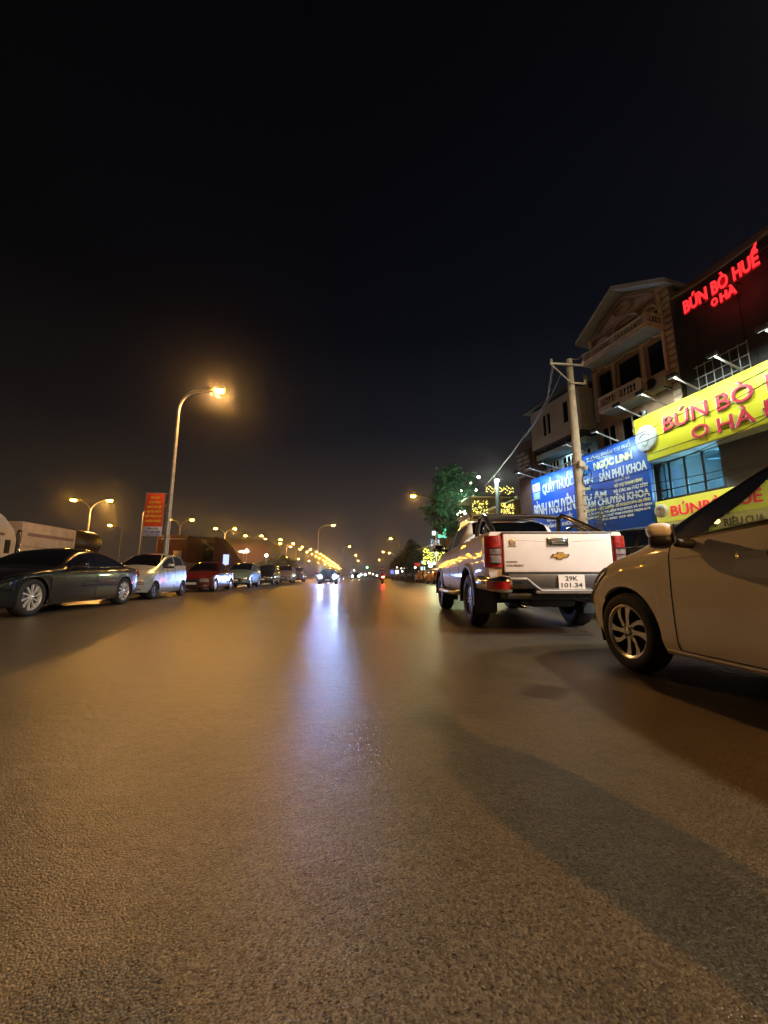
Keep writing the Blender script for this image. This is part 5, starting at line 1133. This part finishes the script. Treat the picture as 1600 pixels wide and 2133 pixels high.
g = MB(); g.rbox(-26.8, -25.6, -.06, -.003, 5.5, 6.9, .02); g.build('logo_board', mat('logo_pale', (.5, .46, .4), .6), hb)
rt = thing('red_pavilion', 'small dark red pavilion with a steep roof behind the red sedan', 'building', (-12.6, 44, 0))
g = MB(); g.prism([(-1.3, 0), (.9, 0), (.9, 2.3), (.3, 3.0), (-.3, 4.1), (-.8, 4.6), (-1.3, 5.1)], 0, 4); g.build('wall', mat('dark_red_wall', (.13, .03, .02), .8), rt)
g = MB(); g.rbox(-.25, .35, -.08, -.003, 2.0, 3.1, .02); g.build('lit_panel', emis('lit_panel_blue', (.45, .55, 1), 1.6), rt)
tag(rt, 'small dark red pavilion with a steep roof and a small blue-white lit panel', 'building')
gl = thing('globe_lamp', 'low flat white lantern on a post beyond the teal SUV', 'lamp', tuple(at(505, 1200, Y=60)*1))
gl.location.z = 0
g = MB(); g.tube([(0, 0, 0), (0, 0, 4.2)], .07, 8); g.build('post', POLE, gl); g = MB(); g.lathe([(0, -.22), (.5, -.15), (.85, 0), (.5, .15), (0, .2)], 20, Matrix.Translation((0, 0, 4.4))@Matrix.Rotation(math.pi/2, 4, 'X')); g.build('shade', emis('lantern', (1, .85, .55), 4), gl)
for (u, v, lb) in ((514, 1147, 'small bright lamp just right of the flat white lantern'), (555, 1157, 'small white lamp low above the black SUV')):
    p = at(u, v, Y=70); t = thing('yard_lamp', lb, 'lamp', (p.x, p.y, 0)); g = MB(); g.tube([(0, 0, 0), (0, 0, p.z)], .06, 8); g.build('post', POLE, t); g = MB(); g.lathe([(0, -.25), (.25, 0), (0, .25)], 12, Matrix.Translation((0, 0, p.z))@Matrix.Rotation(math.pi/2, 4, 'X')); g.build('bulb', WBULB, t)
wl = MB(); wl.box(-13.2, -13.0, 26, 120, 0, 1.9); tag(wl.build('site_wall', mat('site_wall_m', (.14, .10, .08), .85, var=.3)), 'low dark site wall running along behind the parked cars on the left', 'wall')
# ================================================================== vegetation
LEAF = mat('leaf_green', (.045, .11, .055), .55, var=.45, scale=1.3); LEAFD = mat('leaf_dark', (.035, .055, .025), .6, var=.45, scale=1.3); BARK = mat('bark', (.10, .075, .05), .9, var=.3, bump=.01, bscale=20); LEAFT = mat('leaf_teal', (.06, .12, .09), .5, var=.4)
def tree(name, label, x, y, h, blobs, leaves, size, m, seed=1, group=None, tr=.16):
    rnd = random.Random(seed); t = thing(name, label, 'tree', (x, y, 0), 0, group)
    g = MB(); top = Vector((0, 0, h*.62)); g.tube([(0, 0, -.05), (.05, .02, h*.2), (-.05, .05, h*.42), top], [tr*1.3, tr, tr*.8, tr*.4], 10)
    for (bx, by, bz, br) in blobs:
        a = Vector((0, 0, h*(.25+.25*rnd.random()))); b = Vector((bx, by, bz)); g.tube([a, a.lerp(b, .5)+Vector((0, 0, -.2)), b], [tr*.5, tr*.3, tr*.08], 6)
    g.build('trunk', BARK, t)
    g = MB(); V = []; F = []
    for (bx, by, bz, br) in blobs:
        cl = [Vector((rnd.gauss(0, 1), rnd.gauss(0, 1), rnd.gauss(0, 1))).normalized()*br*(.45+.6*rnd.random()) for _ in range(26)]
        for _ in range(int(leaves*br*br)):
            c = rnd.choice(cl); p = Vector((bx, by, bz))+Vector((c.x, c.y, c.z*.8))+Vector((rnd.gauss(0, 1), rnd.gauss(0, 1), rnd.gauss(0, .8)))*br*.17
            a = Vector((rnd.gauss(0, 1), rnd.gauss(0, 1), rnd.gauss(0, .7))).normalized(); b = a.cross(Vector((rnd.gauss(0, 1), rnd.gauss(0, 1), rnd.gauss(0, 1)))).normalized()
            s = size*(.6+.8*rnd.random()); i = len(V); V += [p-a*s, p+b*s*.45, p+a*s, p-b*s*.45]; F.append((i, i+1, i+2, i+3))
    g.add(V, F); g.build('crown', m, t); return t
bt = at(945, 1080, Y=30)
tree('tree', 'big leafy green tree behind the pickup on the right roadside', bt.x, 30, 9.6, [(0, 0, 6.4, 1.7), (-1.0, .2, 5.4, 1.2), (1.0, 0, 6.0, 1.3), (-.5, 0, 8.2, 1.35), (.8, .3, 8.2, 1.3), (.1, 0, 9.1, .9), (1.7, .2, 7.0, 1.1), (-1.7, 0, 6.2, .9), (.2, 0, 4.7, 1.3), (1.4, 0, 4.7, 1.0), (-1.1, 0, 7.0, .9)], 620, .13, LEAF, 3)
tk_ = [((845, 1150), 70, 5.8, 'dark roadside tree on the right, behind the blue and white panels', LEAFD), ((868, 1158), 56, 4.8, 'grey-green wispy tree above the orange car', LEAFT), ((828, 1168), 90, 5.5, 'dark far tree above the red tail light', LEAFD), ((858, 1140), 84, 9, 'tall dark tree behind the wispy one', LEAFD)]
for i, ((u, v), y, h, lb, m) in enumerate(tk_):
    p = at(u, v, Y=y); tree('tree', lb, p.x, y, h, [(0, 0, h*.62, h*.27), (-h*.18, 0, h*.5, h*.2), (h*.2, 0, h*.52, h*.22), (0, 0, h*.4, h*.25), (0, 0, h*.82, h*.16)], 300, .20, m, 10+i, 'dark trees on the right roadside')
p = at(436, 1150, Y=52); tree('tree', 'round dark tree between the banner pole and the red pavilion', p.x, 52, 5.4, [(-.9, 0, 3.4, 1.35), (.8, 0, 3.3, 1.35), (0, 0, 4.0, 1.2), (0, 0, 2.6, 1.4), (1.3, 0, 2.6, .9)], 420, .17, LEAFD, 31)
tree('tree', 'low bushy tree in haze beyond the teal SUV', at(585, 1160, Y=75).x, 75, 5.0, [(0, 0, 3.2, 1.9), (-2.4, 0, 2.8, 1.6), (2.2, 0, 2.7, 1.6)], 240, .22, LEAFD, 33)
# hedge along the median
g = MB(); rnd = random.Random(5); V = []; F = []
for _ in range(9000):
    y = 20+rnd.random()**1.3*60; pz = .15+abs(rnd.gauss(.45, .28)); px = -10.4+rnd.gauss(0, .5); a = Vector((rnd.gauss(0, 1), rnd.gauss(0, 1), rnd.gauss(0, 1))).normalized(); b = a.cross(Vector((0, .3, 1))).normalized(); s = .07; i = len(V); c = Vector((px, y, pz)); V += [c-a*s, c+b*s*.5, c+a*s, c-b*s*.5]; F.append((i, i+1, i+2, i+3))
g.add(V, F); tag(g.build('hedge', LEAFD), 'low scrubby hedge on the median behind the parked cars', 'hedge')
# palm plant beside the pharmacy sign
pp = thing('palm_plant', 'feathery palm-like plant left of the blue pharmacy sign', 'plant', tuple(at(1098, 1085, Y=19.5)))
pp.location.z = .13; hz = 3.6
g = MB(); g.tube([(0, 0, 0), (0, 0, hz-.8)], [.08, .05], 8); g.build('stem', BARK, pp)
for i in range(9):
    a = 2*math.pi*i/9; g = MB(); prev = []
    sp_ = [Vector((.95*t*math.cos(a), .95*t*math.sin(a), hz-.8+1.0*t-1.1*t*t)) for t in np.linspace(0, 1, 10)]; g.tube(sp_, .012, 5)
    for j in range(1, 10):
        for sd in (1, -1):
            q = sp_[j]; dv = Vector((-math.sin(a)*sd, math.cos(a)*sd, -.5)).normalized()*.34; w = Vector((math.cos(a), math.sin(a), 0))*.035; g.add([q-w, q+w, q+dv], [(0, 1, 2)])
    g.build('frond', LEAFT, pp)
sh_ = thing('sapling', 'thin leafy sapling growing at the foot of the concrete pole', 'plant', (7.1, 9.8, .13)); rnd = random.Random(8); g = MB(); g.tube([(0, 0, 0), (0, 0, 2.3)], .02, 6); g.build('stem', BARK, sh_)
g = MB(); V = []; F = []
for _ in range(420):
    c = Vector((rnd.gauss(0, .16), rnd.gauss(0, .16), .7+rnd.random()*1.9)); a = Vector((rnd.gauss(0, 1), rnd.gauss(0, 1), rnd.gauss(0, 1))).normalized(); b = a.cross(Vector((0, .3, 1))).normalized(); s = .045; i = len(V); V += [c-a*s, c+b*s*.5, c+a*s, c-b*s*.5]; F.append((i, i+1, i+2, i+3))
g.add(V, F); g.build('leaves', mat('leaf_olive', (.14, .16, .06), .6, var=.4), sh_)
# ================================================================== lights and signs among the far shops
def bulbs(name, label, u0, u1, v0, v1, Y, n, col, s, r, seed, cat='string lights', rows=None, group=None):
    rnd = random.Random(seed); g = MB(); c = at((u0+u1)/2, v1, Y=Y); P = []
    for i in range(n):
        if rows: rr_ = i % rows; u = u0+(u1-u0)*rnd.random(); v = v0+(v1-v0)*(rr_+.5)/rows+3*math.sin(u*.35+rr_)
        else: u = u0+(u1-u0)*rnd.random(); v = v0+(v1-v0)*rnd.random()
        P.append(at(u, v, Y=Y+rnd.uniform(-.6, .6))-c)
    for p in P: g.lathe([(0, -r), (r*.8, -r*.5), (r, 0), (r*.8, r*.5), (0, r)], 6, Matrix.Translation(p))
    o = g.build(name, emis(name+'_glow_%d' % seed, col, s), None); o.location = c
    return tag(o, label, cat, group)
YF = (1.0, .82, .16)
bulbs('string_lights', 'yellow fairy lights strung across the top of the shop terrace, behind the lamp post', 1012, 1070, 1013, 1029, 23, 70, YF, 3, .03, 1, rows=3)
bulbs('string_lights', 'yellow fairy lights on the left terrace canopy beside the green tree', 984, 1016, 1043, 1069, 24, 75, YF, 3, .03, 2)
bulbs('string_lights', 'yellow fairy lights on the right terrace canopy, just above the pickup roof', 1044, 1071, 1048, 1071, 23, 75, YF, 3, .03, 3)
bulbs('string_lights', 'yellow-green fairy lights wrapped on the plants above the orange cars', 881, 932, 1142, 1176, 42, 190, (.9, .95, .12), 3, .055, 4)
bulbs('string_lights', 'white fairy lights beside the green shop sign', 898, 916, 1124, 1138, 43, 40, (.6, .75, 1), 2, .05, 5)
bulbs('string_lights', 'small pale lights scattered in the lower branches of the big green tree', 952, 976, 1064, 1085, 28, 26, (1, .95, .7), 4, .05, 6)
for i, (u, v, lb) in enumerate(((997, 994, 'highest small light at the right edge of the green tree'), (981, 1006, 'small light in the upper right of the green tree'), (992, 1021, 'middle small light at the right of the green tree'), (986, 1035, 'lowest small light at the right of the green tree'), (961, 1022, 'faint light inside the green tree crown'))):
    p = at(u, v, Y=27); g = MB(); r = .10 if i in (0,) else .065; g.lathe([(0, -r), (r, 0), (0, r)], 10); o = g.build('hanging_lamp', WBULB if i in (0, 2) else emis('hang_glow', (1, .9, .6), 12)); o.location = p; tag(o, lb, 'lamp', 'small lamps hung around the green tree')
lp = at(1035, 1003, Y=21.5); t = thing('post_lamp', 'grey post with a white lamp on top, among the yellow fairy lights', 'lamp post', (lp.x, lp.y, .13))
g = MB(); g.tube([(0, 0, 0), (0, 0, lp.z-.2)], [.17, .12], 12); g.build('post', mat('post_blue_grey', (.30, .38, .40), .6), t); g = MB(); g.lathe([(0, -.12), (.10, -.06), (.12, 0), (.08, .09), (0, .12)], 14, Matrix.Translation((0, 0, lp.z-.08))@Matrix.Rotation(math.pi/2, 4, 'X')); g.build('bulb', WBULB, t)
light('POINT', 'lamp_light', (-.3, -.3, lp.z), 160, (.8, 1, .85), t, .15)
# terrace with canopies under the fairy lights
p = at(1028, 1080, Y=25)
ts = thing('shop_terrace', 'two-tier wooden terrace hung with fairy lights', 'terrace', (p.x, 25, 0))
g = MB()
for x in (-1.6, -.5, .6, 1.6): g.tube([(x, 0, 0), (x, 0, 6.1)], .05, 8)
g.build('post', mat('wood_brown', (.16, .09, .04), .7), ts)
for z, w in ((4.9, 1.7), (3.1, 1.8), (6.1, 1.6)):
    g = MB(); g.rbox(-w, w, 0, 3, z, z+.12, .02); g.build('canopy', mat('canopy_tan', (.38, .28, .12), .7), ts)
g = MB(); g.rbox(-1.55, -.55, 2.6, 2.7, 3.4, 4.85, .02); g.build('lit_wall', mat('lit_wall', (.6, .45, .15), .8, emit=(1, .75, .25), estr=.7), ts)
light('POINT', 'terrace_and_fill_light', (0, .6, 4.2), 140, (1, .82, .35), ts, .3)
light('POINT', 'terrace_and_fill_light', (-1.6, 1.5, 6.4), 300, (.5, 1, .6), ts, .3)  # added green fill so the tree shows, not a lamp of the terrace
# small lit shop signs
def lit_sign(label, u0, u1, v0, v1, Y, col, s, name='lit_sign', text=None):
    a = at(u0, v1, Y=Y); b = at(u1, v0, Y=Y); t = thing(name, label, 'sign', (a.x, Y, a.z)); w = b.x-a.x; h = b.z-a.z
    g = MB(); g.rbox(0, w, 0, .15, 0, h, .02); g.build('case', DKM, t); g = MB(); g.rbox(.04*w, .96*w, -.01, .0, .04*h, .96*h, .004); g.build('face', emis('sign_face_%d_%d' % (u0, v0), col, s), t)
    g = MB(); g.tube([(w/2, .08, -a.z), (w/2, .08, 0)], .05, 6); g.build('post', DKM, t); return t
lit_sign('tall green neon panel on the far shop', 923, 930, 1096, 1121, 41, (.1, 1, .5), 1.6)
lit_sign('turquoise lit band under the green neon panel', 912, 929, 1113, 1121, 40.6, (.25, 1, .65), 1.3)
lit_sign('bright white lit panel left of the green neon panel', 900, 911, 1106, 1115, 42, (.8, 1, .9), 3)
lit_sign('pale teal square sign above the orange cars', 877, 887, 1168, 1175, 43, (.45, .9, .8), .9)
lit_sign('pale teal lower square sign above the orange cars', 876, 886, 1180, 1188, 43.1, (.65, .95, .9), 1.2)
lit_sign('red lit shop sign behind the left orange car', 863, 876, 1172, 1180, 49, (.8, .08, .06), .5)
lit_sign('small blue lit panel at the right roadside', 813, 821, 1187, 1196, 62, (.30, .34, 1), .9)
lit_sign('small white lit panel next to the blue one at the right roadside', 823, 831, 1187, 1196, 62, (.85, 1, .92), 1.4)
for i, (u, v, s) in enumerate(((897, 1178, .26), (905, 1173, .20), (893, 1171, .16), (912, 1095, .12), (827, 1182, .10), (836, 1184, .10), (842, 1183, .10), (838, 1190, .14), (865, 1182, .12))):
    p = at(u, v, Y=44 if u > 860 else 60); g = MB(); g.lathe([(0, -s), (s*.7, -s*.7), (s, 0), (s*.7, s*.7), (0, s)], 10); o = g.build('globe_light', emis('globe_glow', (.95, 1, .8), 5)); o.location = p
    tag(o, ['largest white globe light above the orange cars', 'second white globe light above the orange cars', 'small globe light left of the large one', 'round white light over the green shop sign', 'leftmost tiny roadside light above the blue panel', 'second tiny roadside light above the white panel', 'third tiny roadside light above the white panel', 'tiny roadside light right of the white panel', 'tiny light over the left orange car'][i], 'lamp')
light('POINT', 'shop_light', at(905, 1150, Y=38), 260, (.9, 1, .55), None, .4); bpy.data.objects['shop_light'].parent = None
sl_ = bpy.data.objects['shop_light']; par = [o for o in SC.objects if o.get('label', '').startswith('largest white globe')][0]; wl_ = sl_.location-par.location; sl_.parent = par; sl_.location = wl_
# far lights at the road end
for i, (u, v, c, s) in enumerate(((765, 1182, (.2, 1, .25), .45), (745, 1195, (1, .9, .7), .3), (752, 1197, (.8, 1, 1), .5), (761, 1197, (.8, 1, 1), .5), (770, 1194, (1, .75, .4), .35), (777, 1196, (1, .7, .35), .3), (785, 1199, (1, .9, .9), .35), (738, 1188, (1, .8, .5), .3), (733, 1200, (1, .9, .7), .25))):
    p = at(u, v, Y=190); t = thing('traffic_light' if i == 0 else 'distant_light', ['green traffic light far down the road', 'tiny far light left of the far headlights', 'left of two bright far headlights', 'right of two bright far headlights', 'orange far light right of the far headlights', 'dim orange far light nearest the red tail light', 'small white far light beside the red tail light', 'tiny far light above the far dark car', 'lowest tiny far light left of the far headlights'][i], 'traffic light' if i == 0 else 'light', (p.x, p.y, 0))
    g = MB(); g.tube([(0, .2, 0), (0, .2, p.z)], .08, 6); g.build('post', DKM, t); g = MB(); g.lathe([(0, -.2), (s*.8, -.1), (s, 0), (0, .15)], 12, Matrix.Translation((0, 0, p.z))); g.build('lens', emis('far_lens_%d' % i, c, 14), t)
# ================================================================== people
def body(name, joints, edges, mats, parent=None, label=None, cat=None, sub=2):
    me = bpy.data.meshes.new(name); me.from_pydata([j[0] for j in joints], edges, []); o = bpy.data.objects.new(name, me); SC.collection.objects.link(o)
    md = o.modifiers.new('skin', 'SKIN'); md.branch_smoothing = .6
    for i, j in enumerate(joints):
        r = j[1]; o.data.skin_vertices[0].data[i].radius = r if isinstance(r, tuple) else (r, r)
    o.data.skin_vertices[0].data[0].use_root = True
    s = o.modifiers.new('sub', 'SUBSURF'); s.levels = sub; s.render_levels = sub
    dg = bpy.context.evaluated_depsgraph_get(); m2 = bpy.data.meshes.new_from_object(o.evaluated_get(dg)); o.modifiers.clear(); o.data = m2
    m2.materials.clear()
    for m in mats[0]: m2.materials.append(m)
    for p in m2.polygons:
        p.use_smooth = True; p.material_index = mats[1](p.center)
    o.parent = parent
    if label: tag(o, label, cat)
    return o
SKIN = mat('skin', (.42, .25, .17), .55); CLOTH = mat('dark_jacket', (.03, .035, .05), .85, bump=.004, bscale=15); TROU = mat('grey_trousers', (.06, .06, .065), .85); HAIR = mat('hair', (.012, .010, .009), .5)
def person_at(label, M, J, head, mfun, hair=True, helmet=False):
    t = thing('person', label, 'person', M.translation, 0); R3 = M.to_3x3()
    js = [(R3@Vector(p), r) for p, r in J['v']]
    b = body('body', js, J['e'], ([SKIN, CLOTH, TROU, BLK], lambda c: mfun(R3.inverted()@Vector(c))), t)
    g = MB(); hc = R3@Vector(head)
    if hair:
        g.lathe([(0, .128), (.05, .12), (.085, .085), (.100, .03), (.096, -.02)] if not helmet else [(0, .15), (.07, .14), (.12, .09), (.138, .02), (.13, -.06)], 20, Matrix.Translation(hc+Vector((0, 0, .01)))@Matrix.Rotation(math.pi/2, 4, 'X')); g.build('helmet' if helmet else 'hair', HAIR if not helmet else mat('helmet_dark', (.05, .05, .06), .3, coat=1), t)
    return t
# a companion standing just outside the photo (long shadow) and the photographer crouching behind the camera (round shadow at the bottom)
def hand(S_, E_, wrist, p, d, side):
    """palm with four fingers of different length and a thumb, rooted at joint index wrist; d = pointing direction"""
    d = Vector(d).normalized(); u = Vector((1, 0, 0)) if abs(d.x) < .7 else Vector((0, 0, 1)); w = d.cross(u).normalized()
    S_.append((tuple(Vector(p)+d*.05), (.034, .018))); palm = len(S_)-1; E_.append((wrist, palm))
    for i, ln in enumerate((.065, .078, .072, .056)):
        b = Vector(p)+d*.085+w*(.027-.018*i); c = b+d*ln*.55; e = c+(d*.7+u*.5*side).normalized()*ln*.5
        n = len(S_); S_.extend([(tuple(b), .0095), (tuple(c), .0085), (tuple(e), .0075)]); E_.extend([(palm, n), (n, n+1), (n+1, n+2)])
    b = Vector(p)+d*.03+w*.04; n = len(S_); S_.extend([(tuple(b), .011), (tuple(b+(d+w*.5).normalized()*.045), .0095)]); E_.extend([(palm, n), (n, n+1)])
S_ = [((0, 0, .95), (.15, .13)), ((0, 0, 1.12), (.14, .12)), ((0, 0, 1.30), (.155, .12)), ((0, 0, 1.42), .085), ((0, 0, 1.50), .052), ((0, .02, 1.60), (.076, .088)), ((0, .01, 1.69), (.07, .08))]
E_ = [(0, 1), (1, 2), (2, 3), (3, 4), (4, 5), (5, 6)]
for sd in (1, -1):
    n = len(S_); S_ += [((sd*.08, 0, .88), .10), ((sd*.075, .02, .50), .085), ((sd*.07, 0, .10), .055), ((sd*.075, .14, .04), .04), ((sd*.14, 0, 1.38), .062), ((sd*.175, .0, 1.12), .050), ((sd*.18, .06, .90), .036)]
    E_ += [(0, n), (n, n+1), (n+1, n+2), (n+2, n+3), (3, n+4), (n+4, n+5), (n+5, n+6)]; hand(S_, E_, n+6, (sd*.18, .07, .88), (0, .12, -1), 1)
def mf(c): return 0 if (c.z > 1.46 or (abs(c.x) > .12 and .66 < c.z < .88)) else (3 if c.z < .10 else (2 if c.z < .96 else 1))
person_at('companion in a dark jacket standing just outside the photo, casting the long road shadow', Matrix.Translation((1.20, -.12, 0)), dict(v=S_, e=E_), (0, .0, 1.65), mf)
S_ = [((0, -.10, .32), (.15, .14)), ((0, 0, .48), (.14, .12)), ((0, .06, .64), (.15, .11)), ((0, .08, .72), .075), ((0, .09, .77), .05), ((0, .11, .85), (.074, .085)), ((0, .11, .93), (.068, .078))]
E_ = [(0, 1), (1, 2), (2, 3), (3, 4), (4, 5), (5, 6)]
for sd in (1, -1):
    n = len(S_); S_ += [((sd*.10, -.05, .30), .10), ((sd*.17, .26, .46), .072), ((sd*.14, .02, .09), .05), ((sd*.15, .17, .04), .04), ((sd*.16, .06, .66), .062), ((sd*.21, .20, .52), .045), ((sd*.085, .33, .66), .030)]
    E_ += [(0, n), (n, n+1), (n+1, n+2), (n+2, n+3), (3, n+4), (n+4, n+5), (n+5, n+6)]; hand(S_, E_, n+6, (sd*.075, .34, .68), (-sd*.35, .25, .75), -sd)
def mf2(c): return 0 if (c.z > .765 or (c.y > .30 and c.z > .64)) else (3 if c.z < .085 else (2 if c.z < .40 or (c.y > .12 and c.z < .52 and abs(c.x) < .26 and abs(c.x) > .06) else 1))
person_at('photographer crouching behind the camera, casting the small round shadow at the bottom left', Matrix.Translation((.03, -.44, 0)), dict(v=S_, e=E_), (0, .10, .89), mf2)
ph_ = thing('phone', 'black phone held by the crouching photographer, outside the photo', 'phone', (.01, -.06, .76)); g = MB(); g.rbox(-.038, .038, -.005, .005, -.08, .08, .008); g.build('case', BLK, ph_)
# motorcycle and rider far ahead
mb = thing('motorcycle', 'motorcycle with a glowing red tail light riding away on the right lane', 'motorcycle', (4.15, 39.3, 0))
for y in (-.62, .62):
    g = MB(); g.lathe([(.22, -.04), (.29, -.045), (.31, 0), (.29, .045), (.22, .04)], 24, Matrix.Translation((0, y, .31))@Matrix.Rotation(math.pi/2, 4, 'Z')); w = g.build('wheel', RUB, mb)
    g = MB(); g.lathe([(.22, -.02), (.20, 0), (.22, .02)], 20, Matrix.Translation((0, y, .31))@Matrix.Rotation(math.pi/2, 4, 'Z'))
    for i in range(6): g.tube([(0, y, .31), (0, y+.2*math.cos(i*1.047), .31+.2*math.sin(i*1.047))], .012, 5)
    g.build('rim', ALU, w)
g = MB(); g.rbox(-.13, .13, -.75, .1, .55, .74, .07, None, 3); g.rbox(-.17, .17, .30, .46, .40, .95, .06); g.rbox(-.14, .14, -.25, .40, .28, .40, .05); g.tube([(0, .62, .31), (0, .45, .95)], .03, 8); g.build('frame', mat('bike_red', (.25, .02, .02), .3, coat=1), mb)
g = MB(); g.rbox(-.13, .13, -.66, .12, .742, .81, .03); g.build('seat', BLK, mb)
g = MB(); g.tube([(-.34, .40, 1.02), (0, .46, .98), (.34, .40, 1.02)], .016, 8); g.tube([(-.22, .44, 1.0), (-.28, .42, 1.2)], .008, 5); g.tube([(.22, .44, 1.0), (.28, .42, 1.2)], .008, 5); g.build('handlebar', DKM, mb)
g = MB(); g.rbox(-.12, .12, -.80, -.755, .62, .74, .02); tl = g.build('tail_light', emis('tail_glow', (1, .035, .02), 160), mb)
light('SPOT', 'tail_beam', (0, -.86, .68), 55, (1, .03, .015), mb, .08, 150, (0, -10, .3), .9)
g = MB(); g.rbox(-.09, .09, -.80, -.79, .42, .55, .004); g.build('number_plate', mat('plate_white', (0, 0, 0)), mb)
J = dict(v=[((0, -.12, .90), .14), ((0, -.10, 1.12), .14), ((0, -.05, 1.32), .15), ((0, -.03, 1.42), .09), ((0, -.01, 1.48), .055), ((0, .0, 1.58), .09), ((0, .0, 1.66), .08),
    ((.10, -.10, .86), .10), ((.20, .28, .80), .07), ((.17, .16, .40), .05), ((.17, .28, .34), .04), ((-.10, -.10, .86), .10), ((-.20, .28, .80), .07), ((-.17, .16, .40), .05), ((-.17, .28, .34), .04),
    ((.19, -.03, 1.36), .065), ((.28, .08, 1.14), .046), ((.31, .34, 1.06), .035), ((.31, .40, 1.04), .03), ((-.19, -.03, 1.36), .065), ((-.28, .08, 1.14), .046), ((-.31, .34, 1.06), .035), ((-.31, .40, 1.04), .03)],
    e=[(0, 1), (1, 2), (2, 3), (3, 4), (4, 5), (5, 6), (0, 7), (7, 8), (8, 9), (9, 10), (0, 11), (11, 12), (12, 13), (13, 14), (3, 15), (15, 16), (16, 17), (17, 18), (3, 19), (19, 20), (20, 21), (21, 22)])
person_at('rider in dark clothes and helmet sitting on the motorcycle ahead', Matrix.Translation((4.15, 39.3, 0)), J, (0, 0, 1.62), lambda c: 0 if c.z > 1.46 else (1 if c.z > .9 else 2), helmet=True)
# ================================================================== night haze
HAZE = bpy.data.materials.new('haze'); HAZE.use_nodes = True; n = HAZE.node_tree.nodes; n.clear()
v = n.new('ShaderNodeVolumePrincipled'); v.inputs['Density'].default_value = .0009; v.inputs['Color'].default_value = (.9, .88, .86, 1); v.inputs['Anisotropy'].default_value = .96
o = n.new('ShaderNodeOutputMaterial'); HAZE.node_tree.links.new(v.outputs[0], o.inputs['Volume'])
g = MB(); g.box(-90, 60, -30, 620, -1, 18); tag(g.build('haze', HAZE), 'thin night haze glowing round the lamps', 'haze', kind='stuff')
